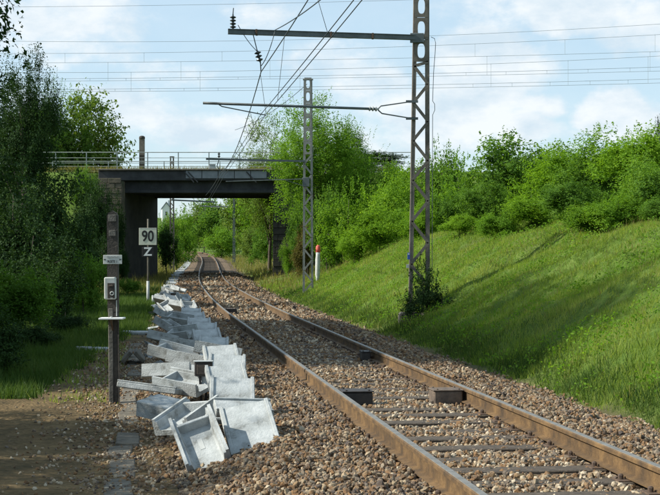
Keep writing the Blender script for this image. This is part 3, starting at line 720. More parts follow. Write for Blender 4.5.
# catenary of the crossing line over the bridge: (y left, y middle, y right at x=0,330,660), depth
def cross_wire(y0, y1, y2, Y, label, r=.011, drops=None, sagm=0.0):
    f = lambda px: y0 + (-3 * y0 + 4 * y1 - y2) * (px / 660) + (2 * y0 - 4 * y1 + 2 * y2) * (px / 660) ** 2
    pts = [PT(px, f(px), Y) for px in range(-240, 901, 30)]
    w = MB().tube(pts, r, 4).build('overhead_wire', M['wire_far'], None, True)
    tag(w, label, 'overhead wire', 'wires of the crossing line above the bridge')
    return w, f
specs = [(91.5, 89.5, 83, 91.0, 'lowest contact wire of the crossing line above the bridge'),
         (89.5, 86.5, 79, 91.2, 'contact wire of the crossing line just above the lowest one'),
         (81.5, 78, 71, 94.0, 'third contact wire up above the bridge'),
         (79, 75.5, 67, 94.2, 'fourth wire up above the bridge in a close pair'),
         (72.5, 69, 56, 91.1, 'messenger wire midway up the set of wires above the bridge'),
         (63, 59.5, 51.5, 94.1, 'messenger wire third from the top above the bridge'),
         (53.5, 49, 34.5, 94.1, 'upper carrying wire sloping gently above the bridge'),
         (41, 39, 24, 95.5, 'feeder wire second from the top above the bridge'),
         (7, 2, -9, 95.6, 'topmost feeder wire crossing the sky')]
ws = [cross_wire(*s[:4], s[4]) for s in specs]
def drops(i, j, pxs):
    for px in pxs:
        Y = specs[i][3]; a = PT(px, ws[i][1](px), Y); b = PT(px, ws[j][1](px), Y)
        link_mesh('dropper', MB().tube([a, b], .009, 4).mesh('dropper'), M['wire_far'], ws[i][0])
drops(6, 5, (65, 144, 222, 475, 565, 655)); drops(4, 0, (131, 200, 300, 491, 568, 648)); drops(3, 2, (90, 126, 160, 198, 238, 466, 506, 547, 588, 630)); drops(1, 0, (83, 115, 150, 184, 218, 290, 473, 512, 550, 590, 628))
drops(5, 2, (108, 181, 270, 487, 650))

# ------------------------------------------------------------------ signs, telephone post, markers
def text_obj(s, size, mt, parent, loc, rot=(R(90), 0, 0), ext=.002, sx=1.0, bold=0.0, name='lettering'):
    cu = bpy.data.curves.new(name, 'FONT'); cu.body = s; cu.size = size; cu.align_x = 'CENTER'; cu.align_y = 'CENTER'; cu.extrude = ext; cu.offset = bold
    o = bpy.data.objects.new(name, cu); COL.objects.link(o); o.location = (0, 0, 0); o.scale = (1, 1, 1)
    dg = bpy.context.evaluated_depsgraph_get(); me = bpy.data.meshes.new_from_object(o.evaluated_get(dg)); bpy.data.objects.remove(o); 
    me.materials.clear(); me.materials.append(mt)
    m = link_mesh(name, me, None, parent); m.location = loc; m.rotation_euler = rot; m.scale = (sx, 1, 1)
    return m
YS = 54.0; gs = at(148, YS); u = YS / FPX
sg = empty('speed_sign', (gs.x, YS, gs.z)); tag(sg, 'white square speed board reading 90 above a small Z board on a thin pole', 'speed sign')
topz = EYE + (253 - 219) * u - gs.z
MB().tube([(0, 0, -.3), (0, 0, topz)], .036, 10).build('pole', M['conc_old'], sg, True)
MB().tube([(0, 0, -.3), (0, 0, EYE + (253 - 281) * u - gs.z)], .058, 10).build('pole_sleeve', M['grey'], sg, True)
zc = EYE + (253 - 236.5) * u - gs.z
pb = MB().box((0, -.055, zc), (.70, .02, .68), bev=.006).build('board', M['signface'], sg)
text_obj('90', .60, M['black'], pb, (0, -.070, zc - .005), sx=.82, bold=.012)
MB().box((0, -.062, zc + .325), (.66, .012, .02)).build('frame', M['grey'], pb)
zc2 = EYE + (253 - 252) * u - gs.z
pz = MB().box((0, -.055, zc2), (.46, .02, .40), bev=.006).build('board', M['black'], sg)
text_obj('Z', .46, M['white'], pz, (0, -.070, zc2), sx=1.05, bold=.012)
# short marker stub by the foot
st = at(153, 53.0); so = empty('marker_stub', st); tag(so, 'short pale stub post at the foot of the speed sign', 'marker post')
MB().tube([(0, 0, -.2), (0, 0, .34)], .05, 8).build('post', M['grey'], so, True); MB().lathe((0, 0, .34), [(.055, 0), (.04, .03)], 8).build('cap', M['grey'], so)

YP = 17.7; gp = at(114, YP); u = YP / FPX
def zP(py): return EYE + (253 - py) * u - gp.z
tp = empty('telephone_post', (gp.x, YP, gp.z)); tag(tp, 'weathered wooden post carrying trackside telephone box, shelf and white sign', 'telephone post')
tp.rotation_euler = (0, R(-.4), 0)
MB().box((-.028, 0, zP(404) / 2 + zP(312) / 2 - .1), (.062, .12, zP(312) - zP(404) + .3), bev=.008).build('plank', M['post'], tp)
MB().box((.036, .004, zP(404) / 2 + zP(316) / 2 - .1), (.062, .11, zP(316) - zP(404) + .3), bev=.008).build('plank', M['post_dark'], tp)
zt_, zb_ = zP(212), zP(312)
hw = .07
poly = [(-hw, zb_), (hw, zb_), (hw, zt_ - .05), (hw * .7, zt_ - .01), (0, zt_ + .015), (-hw * .7, zt_ - .01), (-hw, zt_ - .05)]
MB().prism(poly, -.045, .045).build('upper_post', M['post_dark'], tp)
MB().box((0, -.052, zP(218)), (.115, .012, .10), bev=.01).build('cap_plate', M['post'], tp)
MB().box((0, -.052, zP(233)), (.10, .012, .09), bev=.01).build('plate', M['post'], tp)
sb = MB().box((.006, -.065, zP(259.5)), (.245, .012, .118), bev=.003).build('sign', M['dirty_white'], tp)
text_obj('TELEPHONE', .034, M['grey'], sb, (.006, -.0735, zP(257.0)), sx=.82, bold=.0006)
text_obj('POSTE 1', .048, M['blue'] if False else M['black'], sb, (.004, -.0735, zP(261.6)), sx=.72, bold=.0004)
for s in (-1, 1):
    MB().prism([(.006 + s * .122, zP(259.5)), (.006 + s * .090, zP(259.5) + .010), (.006 + s * .090, zP(259.5) - .010)], -.0745, -.0715).build('arrow_mark', M['black'], sb)
# telephone box
bxo = empty('telephone_box_part', (0, 0, 0)); bpy.data.objects.remove(bxo)
tb = MB().box((-.02, -.10, zP(288)), (.145, .12, zP(277) - zP(299)), bev=.012).build('telephone_box', M['dirty_white'], tp)
MB().box((.0, -.166, zP(290.2)), (.095, .012, zP(283) - zP(298)), bev=.004).build('door', M['post_dark'], tb)
MB().box((-.003, -.176, zP(285.2)), (.055, .008, .020), bev=.002).build('name_plate', M['wood_block'], tb)
ring = MB(); ring.tube([Vector((.012 + .021 * math.cos(a), -.178, zP(293) + .021 * math.sin(a))) for a in [2 * math.pi * k / 16 for k in range(17)]], .0075, 6, cap=False); ring.build('dial_ring', M['dirty_white'], tb)
MB().lathe((.012, -.172, zP(293)), [(.010, 0), (.010, .010), (.006, .014)], 10, axis=(0, -1, 0)).build('knob', M['black'], tb)
MB().box((0.005, -.171, zP(297.6)), (.03, .008, .010)).build('latch', M['grey'], tb)
MB().box((0, -.10, zP(318)), (.315, .24, .022), bev=.004).build('shelf', M['white'], tp)
MB().bar((0, -.19, zP(319.5)), (0, -.05, zP(330)), .02, .02).build('shelf_bracket', M['rust'], tp)
MB().lathe((-.01, -.12, zP(318) + .011), [(.02, 0), (.018, .01), (.006, .014)], 8).build('shelf_knob', M['grey'], tp)
MB().tube([(.05, -.055, zP(300)), (.053, -.06, zP(306)), (.052, -.06, zP(316))], .007, 6).build('conduit', M['grey'], tp)
MB().tube([(.074, -.06, zP(322)), (.078, -.06, zP(360)), (.085, -.06, zP(380)), (.075, -.06, zP(403))], .008, 6).build('conduit', M['post_dark'], tp)

def low_marker(px, py_base, py_top, Y, wpx, hpx, label, rz=0.0):
    u = Y / FPX; b = at(px, Y); t = empty('low_marker', b, rz); tag(t, label, 'low marker', 'low black box markers among the concrete pieces')
    zt = EYE + (253 - py_top) * u - b.z; h = hpx * u; w = wpx * u
    MB().box((0, 0, zt - h / 2), (w, .10, h), bev=.012).build('box', M['blackbox'], t)
    MB().box((0, 0, zt + .004), (w + .02, .13, .012), bev=.003).build('hood', M['grey'], t)
    MB().box((0, -.056, zt - h / 2 - .005), (w * .74, .008, h * .68), bev=.003).build('front_plate', M['wood_block'], t)
    for s in (-1, 1):
        MB().bar((s * .045, 0, zt - h + .01), (s * .02, .02 * s, -.05), .028, .03).build('leg', M['blackbox'], t)
    MB().bar((-.04, .0, (zt - h) * .55), (.04, .0, (zt - h) * .55), .02, .02).build('crossbar', M['blackbox'], t)
low_marker(203.5, 400, 361.5, 16.4, 18, 14.5, 'black box on two short legs rising among the nearest white concrete pieces', R(6))
low_marker(175, 312, 293, 43.0, 8.5, 8, 'smaller far black box marker beside the scattered concrete farther along', R(4))
# white post with red head
YW = 60; bw = at(317.5, YW); u = YW / FPX
wp = empty('marker_post', bw, 0); tag(wp, 'leaning white round marker post with faded red head on the grass', 'marker post'); wp.rotation_euler = (0, R(1.0), 0)
zt_ = EYE + (253 - 245) * u - bw.z
MB().lathe((0, 0, -.3), [(.075, 0), (.075, .3 + zt_ * .12), (.11, .3 + zt_ * .2), (.11, .3 + zt_ * .62), (.09, .3 + zt_ * .72), (.095, .3 + zt_ * .8)], 14).build('post', M['dirty_white'], wp, True)
MB().lathe((0, 0, zt_ * .8), [(.095, 0), (.105, .03), (.10, zt_ * .16), (.04, zt_ * .2)], 14).build('head', M['red'], wp, True)

# ------------------------------------------------------------------ old cable trough beside the path
tr = empty('old_cable_trough', cl(12, -3.1, -.45)); tag(tr, 'old half buried line of grey concrete trough lids beside the path', 'cable trough')
lid_me = MB().box((0, 0, 0), (.24, .92, .07), bev=.012).mesh('old_lid'); lid_me.materials.append(M['conc_old'])
rr = random.Random(5)
for i in range(22):
    y = 8.6 + i * .98
    if i in (7, 13): continue
    o = link_mesh('lid', lid_me, None, tr); p = cl(y, -3.08 + rr.uniform(-.04, .04)); p.z = float(ground(p.x, p.y)) + .004 + rr.uniform(-.012, .012)
    o.location = p - tr.location; o.rotation_euler = (rr.uniform(-.03, .03), rr.uniform(-.06, .06), heading(y) + rr.uniform(-.05, .05))
def tilted_lid(y, d, ry, lab):
    o = tag(link_mesh('old_trough_cover', lid_me), lab, 'concrete lid', 'grey lids propped beside the trough'); p = cl(y, d); p.z = float(ground(p.x, p.y)) + .17
    o.location = p; o.rotation_euler = (0, ry, heading(y))
tilted_lid(24.6, -3.22, R(-50), 'grey lid propped like the left side of a tent'); tilted_lid(24.6, -3.0, R(48), 'grey lid propped like the right side of a tent')

# ------------------------------------------------------------------ loose concrete trough pieces
def channel_mesh(L=.74, Wd=.45, H=.19, t=.058, endw=True):
    """U-shaped trough, open side up, origin at the middle of its floor; stepped top edges, a low end wall"""
    poly = [(-Wd / 2 + .012, 0), (Wd / 2 - .012, 0), (Wd / 2, .012), (Wd / 2, H), (Wd / 2 - t * .55, H), (Wd / 2 - t * .6, H - .03), (Wd / 2 - t, H - .03), (Wd / 2 - t - .012, t + .02), (Wd / 2 - t - .03, t),
            (-Wd / 2 + t + .03, t), (-Wd / 2 + t + .012, t + .02), (-Wd / 2 + t, H - .03), (-Wd / 2 + t * .6, H - .03), (-Wd / 2 + t * .55, H), (-Wd / 2, H), (-Wd / 2, .012)]
    mb = MB(); mb.prism(poly, -L / 2, L / 2); return mb
def make_channel(endw=True):
    t = empty('concrete_channel')
    link_mesh('trough', (lambda me: (me.materials.append(M['conc']), me)[1])(channel_mesh().mesh('trough')), None, t)
    if endw:
        MB().box((0, .24, .105), (.345, .04, .12), bev=.006).build('divider', M['conc'], t)
    MB().box((0, -.02, .0598), (.05, .16, .003)).build('cast_mark', M['grey'], t)
    return t
def make_lid():
    t = empty('trough_cover')
    mb = MB(); mb.box((0, 0, .03), (.47, .74, .075), bev=.012); mb.build('slab', M['conc'], t)
    MB().box((.212, 0, .075), (.038, .74, .02), bev=.005).build('rib', M['conc'], t)
    MB().box((-.212, 0, .075), (.038, .74, .02), bev=.005).build('rib', M['conc'], t)
    return t
proto = {'c': make_channel(), 'l': make_lid()}; used = {'c': False, 'l': False}
def piece(kind, px, py, Y, rx, ry, rz, label, dz=0.0, group=None, sc=1.0, scl=None):
    """placed so that its middle stands at the ground point plus dz"""
    if used[kind]: o = copy_tree(proto[kind])
    else: o = proto[kind]; used[kind] = True
    X = (px - 330) * Y / FPX; z = EYE + (253 - py) * Y / FPX
    o.location = (X, Y, z); o.rotation_euler = (Matrix.Rotation(R(rz), 3, 'Z') @ Matrix.Rotation(R(rx), 3, 'X') @ Matrix.Rotation(R(ry), 3, 'Y')).to_euler()
    if Y > 15 and kind == 'c': sc = .88
    if Y > 21 and kind == 'c': sc = .80
    if scl: o.scale = scl
    elif sc != 1: o.scale = (sc, sc, sc)
    tag(o, label, 'concrete channel' if kind == 'c' else 'concrete lid', group)
    return o
GC = 'loose white concrete trough channels beside the track'; GL = 'white concrete lids laid along the track'
PIECES = [
 # right hand row, nearest first
 ('l', 251, 434, 12.3, 29, 0, 20, 'nearest white lid lying tilted towards the path end on the ballast', GL),
 ('l', 243, 411.5, 12.75, 3, -22, 103, 'lid lying crosswise on top of the nearest white lid', GL, (.5, .74, 1)),
 ('l', 232, 403, 14.0, 30, 3, 4, 'second lid from the near end of the overlapping row', GL),
 ('l', 229, 389.5, 15.5, 34, -3, 15, 'third lid from the near end of the overlapping row', GL),
 ('l', 226.5, 375.5, 16.8, 30, 4, 3, 'fourth lid from the near end, right of the black box marker', GL),
 ('l', 223, 365.5, 18.1, 33, -4, 14, 'fifth lid in the row, just right of and behind the black box marker', GL),
 ('c', 217, 356, 19.4, 10, 4, 88, 'channel lying across the lid row behind the black box marker', GC),
 ('l', 213, 351.5, 20.8, 24, 4, 3, 'sunlit lid at the edge of the tree shade in the row', GL),
 ('l', 208, 342, 22.6, 22, -3, 12, 'first lid lying in the tree shade', GL),
 ('l', 203.5, 333.5, 24.6, 20, 3, 3, 'second lid lying in the tree shade', GL),
 ('l', 199, 326, 26.8, 13, 2, 6, 'third lid lying in the tree shade', GL),
 ('l', 194.5, 320, 29.2, 13, -2, 9, 'fourth lid lying in the tree shade', GL),
 ('l', 191, 314.5, 31.8, 12, 3, 5, 'last lid before the bright sunlit heap beyond the shade', GL),
 # left hand jumble
 ('c', 200, 448, 12.0, 26, 2, 32, 'nearest open channel tilted up with two side walls and divider', GC),
 ('c', 189, 423, 13.3, 14, -6, -24, 'open channel wedged behind the nearest one, its mouth dark', GC),
 ('c', 172, 403, 14.6, 188, 6, 60, 'upturned channel with flat top at the left edge of the heap', GC),
 ('c', 184, 388.5, 16.4, 6, -14, 60, 'channel on its side just left of the black box marker', GC),
 ('l', 152, 391, 16.2, 6, 8, 78, 'thin slab lying flat at the far left of the near heap', GC),
 ('c', 172, 377.5, 16.9, -4, 10, 72, 'open channel lying crosswise behind the thin flat slab', GC),
 ('c', 192, 366, 18.6, 8, 6, 76, 'long open channel crosswise showing its grey side wall', GC),
 ('c', 173, 357.5, 19.6, 12, -8, 70, 'open channel crosswise on the left, in sun, behind the long one', GC),
 ('c', 182, 349, 21.3, 4, 8, 80, 'channel on the sunny edge of the shade left of the lids', GC),
 ('c', 166, 343, 22.8, 10, 14, 66, 'shaded channel lying crosswise nearest to the tent of lids', GC),
 ('c', 180, 337, 24.0, -8, -20, 62, 'shaded channel tipped on its edge beside the lids', GC),
 ('c', 168, 329, 26.5, 16, 12, 40, 'shaded open channel with black mouth in the middle of the shade', GC),
 ('c', 178, 322, 28.8, 8, -16, 74, 'shaded channel leaning on the far shaded lids', GC),
 ('c', 164, 318, 31.0, 12, 26, 30, 'channel standing askew at the far side of the shade', GC),
 ('c', 188, 308.5, 34.6, 16, 6, 15, 'bright channel just past the shade beside the ballast', GC),
 ('c', 180, 309, 35.2, 8, 30, 60, 'bright channel tumbled against its neighbour past the shade', GC),
 ('c', 168, 308, 37.0, 20, -30, 30, 'bright channel at the left of the heap past the shade', GC),
 ('l', 174, 305, 38.5, 40, 10, 40, 'steep leaning lid in the sunlit heap past the shade', GL),
 ('c', 163, 303, 41.0, 10, 40, 70, 'channel on edge at the left of the far marker box', GC),
 ('c', 183, 299.5, 42.5, 12, 10, 20, 'channel immediately right of the far marker box', GC),
 ('l', 172, 298, 45.0, 14, 20, 60, 'lid lying loose behind the far marker box', GL),
 ('c', 165, 296, 46.0, 8, -30, 20, 'channel left of and behind the far marker box', GC),
 ('c', 178, 291, 52.0, 6, 14, 40, 'small looking channel farther along towards the bridge', GC),
 ('c', 170, 290, 54.0, 6, -14, 60, 'channel level with the speed sign by its stub', GC),
]
for p in PIECES:
    o_ = piece(p[0], *p[1:8 - 1], p[7 - 0] if False else p[7], group=p[8], scl=p[9] if len(p) > 9 else None)
def fragment(px, py, Y, s_, label):
    rg = random.Random(int(px * 7 + py)); mb = MB(); mb.box((0, 0, 0), (s_, s_ * rg.uniform(.5, .9), .05))
    for v in mb.bm.verts: v.co += Vector((rg.uniform(-.3, .3) * s_, rg.uniform(-.2, .2) * s_, 0))
    o = mb.build('concrete_fragment', M['conc']); g_ = at(px, Y); o.location = (g_.x, Y, g_.z + s_ * .16); o.rotation_euler = (rg.uniform(-.5, .5), rg.uniform(-.5, .5), rg.uniform(0, 3))
    tag(o, label, 'concrete fragment', 'broken bits of concrete left of the heap')
for px, Y, s_, lab in ((150, 25.5, .26, 'broken grey bit beside the tent of lids'), (158, 24.0, .2, 'small broken bit between tent of lids and shaded channels'), (150, 29, .3, 'flat broken bit lying in the shade at the grass edge'),
    (156, 31.5, .34, 'broken bit left of the askew channel'), (152, 35, .4, 'larger broken bit at the grass edge past the shade'), (158, 38, .4, 'broken bit left of the steep lid'), (155, 43, .45, 'pale broken bit far left of the marker box'),
    (160, 47, .45, 'broken bit in the grass before the speed sign'), (148, 17.6, .18, 'small broken bit beyond the thin flat slab'), (141, 16.4, .14, 'tiny broken bit at the left of the near heap'), (160, 19.0, .2, 'broken bit by the left end of the long channel')):
    fragment(px, 0, Y, s_, lab)
# the two nearest pieces lean over sideways as well
for nm_, rr_, pos in (('nearest open channel', (-19, 10, 36), PT(202, 447, 12.0)), ('nearest white lid', (-11, 8, 31), PT(251, 433, 12.3))):
    for o_ in S.objects:
        if str(o_.get('label', '')).startswith(nm_):
            o_.location = pos; o_.rotation_euler = (Matrix.Rotation(R(rr_[0]), 3, 'Y') @ Matrix.Rotation(R(rr_[1]), 3, 'Z') @ Matrix.Rotation(R(rr_[2]), 3, 'X')).to_euler()
# far line of lids following the track under and past the bridge
i = 0; y = 56.0
while y < 178:
    p = cl(y, -2.35 + .1 * math.sin(y * .9)); o = copy_tree(proto['l'])
    o.location = (p.x, p.y, float(ground(p.x, p.y)) + .06 + (.05 if i % 3 == 0 else 0)); o.rotation_euler = (R(4 + 3 * math.sin(i * 2.1)), 0, heading(y) + .12 * math.sin(i * 1.7)); o.scale = (1.25, 1.2, 1.2)
    tag(o, 'white lid in the long row following the track towards and past the bridge', 'concrete lid', 'far row of white lids along the curve')
    y += 1.5 if y < 100 else 2.2; i += 1
# pale slab in the grass left of the path
sl = tag(MB().box((0, 0, 0), (.8, .35, .09), bev=.02).build('flagstone', M['conc']), 'pale flat slab lying in grass left of the telephone post', 'slab'); sl.location = at(96, 27.5) + Vector((0, 0, .04)); sl.rotation_euler = (0, .05, R(20))
sl = tag(MB().box((0, 0, 0), (.9, .3, .09), bev=.02).build('flagstone', M['conc']), 'pale flat slab lying in grass right of the telephone post', 'slab'); sl.location = at(139, 33) + Vector((0, 0, .05)); sl.rotation_euler = (.04, .0, R(-8))

# ------------------------------------------------------------------ house far beyond
YH = 330; hb = Vector(((166 - 330) * YH / FPX, YH, 0)); u = YH / FPX
hz0 = EYE + (253 - 222) * u
hs = empty('house', (hb.x, YH, hz0), R(8)); tag(hs, 'distant white gabled house with slate roof seen under the bridge', 'house')
we = EYE + (253 - 209) * u - hz0; wr = EYE + (253 - 203.5) * u - hz0
MB().prism([(-1.0, -9), (1.0, -9), (1.0, we), (0, wr), (-1.0, we)], -5, 3).build('wall', M['housew'], hs)
rf = MB(); rf.bar((-1.75, -1, we - .2), (0, -1, wr + .12), 8.6, .16, up=(1, 0, 0)) if False else None
for s in (-1, 1):
    ang = math.atan2(wr - we, 1.0); rot = Matrix.Rotation(s * ang, 3, 'Y')
    MB().box((s * .58, -1, (we + wr) / 2 + .08), (math.hypot(1.0, wr - we) + .35, 8.5, .14), rot).build('roof', M['slate'], hs)
MB().box((.7, .5, wr + .2), (.6, .6, 1.3), bev=.03).build('chimney', M['housew'], hs)
w_ = MB().box((0, -5.02, we * .62), (.5, .06, .8)).build('window', M['black'], hs); MB().box((0, -5.06, we * .62), (.6, .03, .08)).build('bar', M['white'], w_)

# ------------------------------------------------------------------ foliage
def leaves(P, D, size, rng, aspect=.55):
    """diamond leaves, folded a little: P centres, D preferred normals"""
    n = len(P); nn = D + rng.normal(0, .75, (n, 3)); nn /= np.linalg.norm(nn, axis=1)[:, None]
    t = np.cross(nn, rng.normal(size=(n, 3))); t /= np.linalg.norm(t, axis=1)[:, None]; b = np.cross(nn, t)
    s = (size * rng.uniform(.65, 1.25, n))[:, None]
    V = np.stack([P - t * s * .5, P + b * s * aspect * .5 + nn * s * .06, P + t * s * .5 - nn * s * .05, P - b * s * aspect * .5 + nn * s * .06], 1).reshape(-1, 3)
    F = (np.arange(n) * 4)[:, None] + np.array([0, 1, 2, 3]); return V, F
def crown_mesh(name, seed, rx, ry, rz, nclump, nleaf, leaf, m, clump=.30, shoots=30, shoot_len=.35, fill=.35, bottom=-.75, aspect=.55, lobes=5):
    """origin at the crown's centre"""
    rng = np.random.default_rng(seed)
    # big lobes first, clumps on the lobes, sprigs in the clumps
    dl = rng.normal(size=(lobes, 3)); dl /= np.linalg.norm(dl, axis=1)[:, None]; dl[:, 2] = np.clip(dl[:, 2], -.5, 1)
    LC = np.vstack([dl * .42, [[0, 0, .05]]]); LR = np.concatenate([rng.uniform(.42, .62, lobes), [.62]])
    k = rng.integers(0, len(LC), nclump); dc = rng.normal(size=(nclump, 3)); dc /= np.linalg.norm(dc, axis=1)[:, None]
    rad = np.where(rng.random(nclump) < fill, rng.uniform(.2, .8, nclump), rng.uniform(.85, 1.06, nclump))
    C = LC[k] + dc * (LR[k] * rad)[:, None]
    C = C[C[:, 2] > bottom]
    cr = rng.uniform(.55, 1.25, len(C)) * clump
    w = cr ** 2; w /= w.sum()
    # sprigs
    ns = max(nleaf // 9, 10); ci = rng.choice(len(C), ns, p=w); sd = rng.normal(size=(ns, 3)); sd /= np.linalg.norm(sd, axis=1)[:, None]
    out = C[ci] / np.maximum(np.linalg.norm(C[ci], axis=1)[:, None], .2)
    sdir = sd + out * .5 + np.array([0, 0, .15]); sdir /= np.linalg.norm(sdir, axis=1)[:, None]
    sp = C[ci] + sd * (cr[ci] * rng.uniform(.25, 1, ns) ** .6)[:, None]
    R3 = np.array([rx, ry, rz]); sp = sp * R3
    per = 9; q = rng.uniform(-1, 1, (ns, per)); L = leaf * 2.3
    P = sp[:, None] + sdir[:, None] * (q * L)[..., None] + rng.normal(0, leaf * .45, (ns, per, 3)); P[..., 2] -= (q ** 2) * leaf * .6
    D = np.repeat((sd * .5 + out * .5 + np.array([-.12, 0, .75]))[:, None], per, 1)
    P = P.reshape(-1, 3); D = D.reshape(-1, 3)
    # shoots that break the outline
    if shoots:
        a = rng.uniform(0, 2 * np.pi, shoots); el = rng.uniform(.25, 1.45, shoots)
        dd = np.stack([np.cos(a) * np.cos(el), np.sin(a) * np.cos(el), np.sin(el)], -1)
        base = np.stack([C[rng.integers(0, len(C), shoots)]])[0]; base = np.where((base[:, 2] > .1)[:, None], base, dd * .8) * R3
        m_ = 16; tt = np.linspace(0, 1, m_)
        ln = shoot_len * rng.uniform(.4, 1.2, shoots) * max(rz, rx) * .6
        up = dd * .6 + np.array([0, 0, .75]); up /= np.linalg.norm(up, axis=1)[:, None]
        Q = base[:, None] + up[:, None] * (tt[None] * (ln[:, None] + cr.mean() * rz))[..., None] + rng.normal(0, leaf * .55, (shoots, m_, 3)) * (1.2 - tt)[None, :, None]
        P = np.vstack([P, Q.reshape(-1, 3)]); D = np.vstack([D, np.tile([0, 0, .8], (shoots * m_, 1))])
    V, F = leaves(P, D, leaf, rng, aspect)
    return np_mesh(name, V, F, m), C * R3
def trunk_mesh(seed, H, r0, targets, base_z=0.0, limbs=6):
    rg = random.Random(seed); mb = MB()
    lean = Vector((rg.uniform(-.05, .05), rg.uniform(-.05, .05), 1)); pts = [Vector((lean.x * z + .05 * math.sin(z * 1.3 + seed), lean.y * z, z)) for z in [H * k / 7 for k in range(-1, 8)]]
    mb.tube(pts, [r0 * (1.15 - .95 * max(0, k) / 8) for k in range(len(pts))], 8)
    for t in targets[:limbs]:
        t = Vector(t); zb = min(H * .9, max(.15 * H, t.z * rg.uniform(.45, .7))); b = Vector((lean.x * zb, lean.y * zb, zb)); mid = b.lerp(t, .5) + Vector((0, 0, .12 * (t - b).length))
        mb.tube([b, mid, t], [r0 * .42, r0 * .28, r0 * .10], 6)
    return mb.mesh('trunk', True)
VAR = {}
def variant(kind, mk, i, small=False):
    """unit-size crowns, shared by plants of a kind; leaf sizes are in metres at the usual scale"""
    key = (kind, mk, i)
    if key in VAR: return VAR[key]
    sd = hash_(kind + mk) + i * 13
    if kind == 'shrub': me, C = crown_mesh('crown', sd, 1, 1, 1, 64, 15000, .066, M[mk], .25, 26, .26, .3, -.8)
    elif kind == 'robinia': me, C = crown_mesh('crown', sd, 1, 1, 1, 62, 17000, .064, M[mk], .24, 40, .30, .35, -.8, .5)
    elif kind == 'bigtree': me, C = crown_mesh('crown', sd, 1, 1, 1.5, 210, 42000, .040, M[mk], .15, 110, .24, .3, -.85, .5, 9)
    elif kind == 'far': me, C = crown_mesh('crown', sd, 1, 1, 1, 70, 12000, .062, M[mk], .22, 24, .2, .3, -.8, .6)
    elif kind == 'weed': me, C = crown_mesh('crown', sd, 1, 1, 1, 24, 2200, .13, M[mk], .34, 20, .6, .4, -.6)
    VAR[key] = (me, C); return VAR[key]
def hash_(s): return sum((i + 3) * ord(c) for i, c in enumerate(s)) % 9973
NP = [-8]
def yd(px, d):
    lo_, hi_ = 5.0, 200.0; k = (px - 330) / FPX
    for _ in range(50):
        m_ = (lo_ + hi_) / 2
        if k * m_ - float(XC(m_)) < d: lo_ = m_
        else: hi_ = m_
    return lo_
def plant(name, cat, kind, mk, px, Y, ytop, hwpx, label, group=None, crown_from=.0, ry=None, var=None, base=None, X=None, H=None, hw=None, trunk_r=None, sink=.25):
    i = NP[0]; NP[0] += 1
    if Y < 0: Y = yd(px, -Y)
    if X is None: X = (px - 330) * Y / FPX
    gz = float(ground(X, Y)); gz = gz if base is None else base
    if H is None: H = EYE + (253 - ytop) * Y / FPX - gz
    H = max(H, .5); w = hw if hw is not None else hwpx * Y / FPX
    if kind in ('shrub', 'robinia', 'far'): w *= 1.18
    t = empty(name, (X, Y, gz)); tag(t, label, cat, group)
    me, C = variant(kind, mk, (i % 3) if var is None else var)
    cz = H * (crown_from + 1) / 2; rz = H * (1 - crown_from) / 2 * 1.02
    if crown_from == 0: cz = H * .46; rz = H * .5
    if kind == 'bigtree': rz /= 1.5
    c = link_mesh('crown', me, None, t); c.location = (0, 0, cz); c.scale = (w / 1.0, ry or w, rz)
    rot = (i * 2.399) % 6.28; c.rotation_euler = (0, 0, rot)
    ca, sa = math.cos(rot), math.sin(rot)
    rg = random.Random(i); idx = rg.sample(range(len(C)), min(6, len(C)))
    tg = [((C[k][0] * w * ca - C[k][1] * (ry or w) * sa) * .8, (C[k][0] * w * sa + C[k][1] * (ry or w) * ca) * .8, cz + C[k][2] * rz * .85) for k in idx]
    tr_ = trunk_mesh(i, H * .8, trunk_r or max(.02, H * .012), tg)
    link_mesh('trunk' if kind in ('bigtree', 'far') else 'stem', tr_, M['bark'], t)
    return t

# --- trees of the left side (some unseen ones outside the frame's edge are added to throw the shade over track and bank)
T = 'tree'; SH = 'shrub'
plant('tree', T, 'bigtree', 'leaf_dark', 0, 23.3, 0, 0, 'unseen tall tree added for shade in the second row beyond the left edge, nearest of three', 'added second row of unseen shade trees beyond the left edge', .1, X=-12.2, H=12.3, hw=2.8, var=1)
plant('tree', T, 'bigtree', 'leaf_dark', 0, 27, 0, 0, 'unseen tall tree added for shade in the second row beyond the left edge, middle of three', 'added second row of unseen shade trees beyond the left edge', .1, X=-12.8, H=13.7, hw=3.2, var=2)
plant('tree', T, 'bigtree', 'leaf_dark', 0, 31.5, 0, 0, 'unseen tall tree added for shade in the second row beyond the left edge, farthest of three', 'added second row of unseen shade trees beyond the left edge', .1, X=-12.6, H=12.4, hw=2.9, var=0)
plant('tree', T, 'bigtree', 'leaf_dark', 0, 10.5, 0, 0, 'unseen third low tree added for shade beyond the left edge behind the two that shade the path', None, .1, X=-9.2, H=5.6, hw=2.6, var=0)
plant('tree', T, 'bigtree', 'leaf_dark', 0, 26.6, 0, 0, 'unseen middle sized tree added for shade beyond the left edge before the second row, nearer one', None, .08, X=-9.9, H=9.0, hw=2.8, var=2)
plant('tree', T, 'bigtree', 'leaf_dark', 0, 30.0, 0, 0, 'unseen middle sized tree added for shade beyond the left edge before the second row, farther one', None, .08, X=-11.2, H=9.8, hw=2.8, var=1)
plant('tree', T, 'bigtree', 'leaf_dark', 0, 24.6, 0, 0, 'unseen tallest tree added for shade to the wood beyond the left edge, nearer one of the back pair', None, .15, X=-15.2, H=15.2, hw=3.3, var=0)
plant('tree', T, 'bigtree', 'leaf_dark', 0, 29.0, 0, 0, 'unseen tallest tree added for shade to the wood beyond the left edge, farther one of the back pair', None, .15, X=-15.8, H=15.4, hw=3.3, var=2)
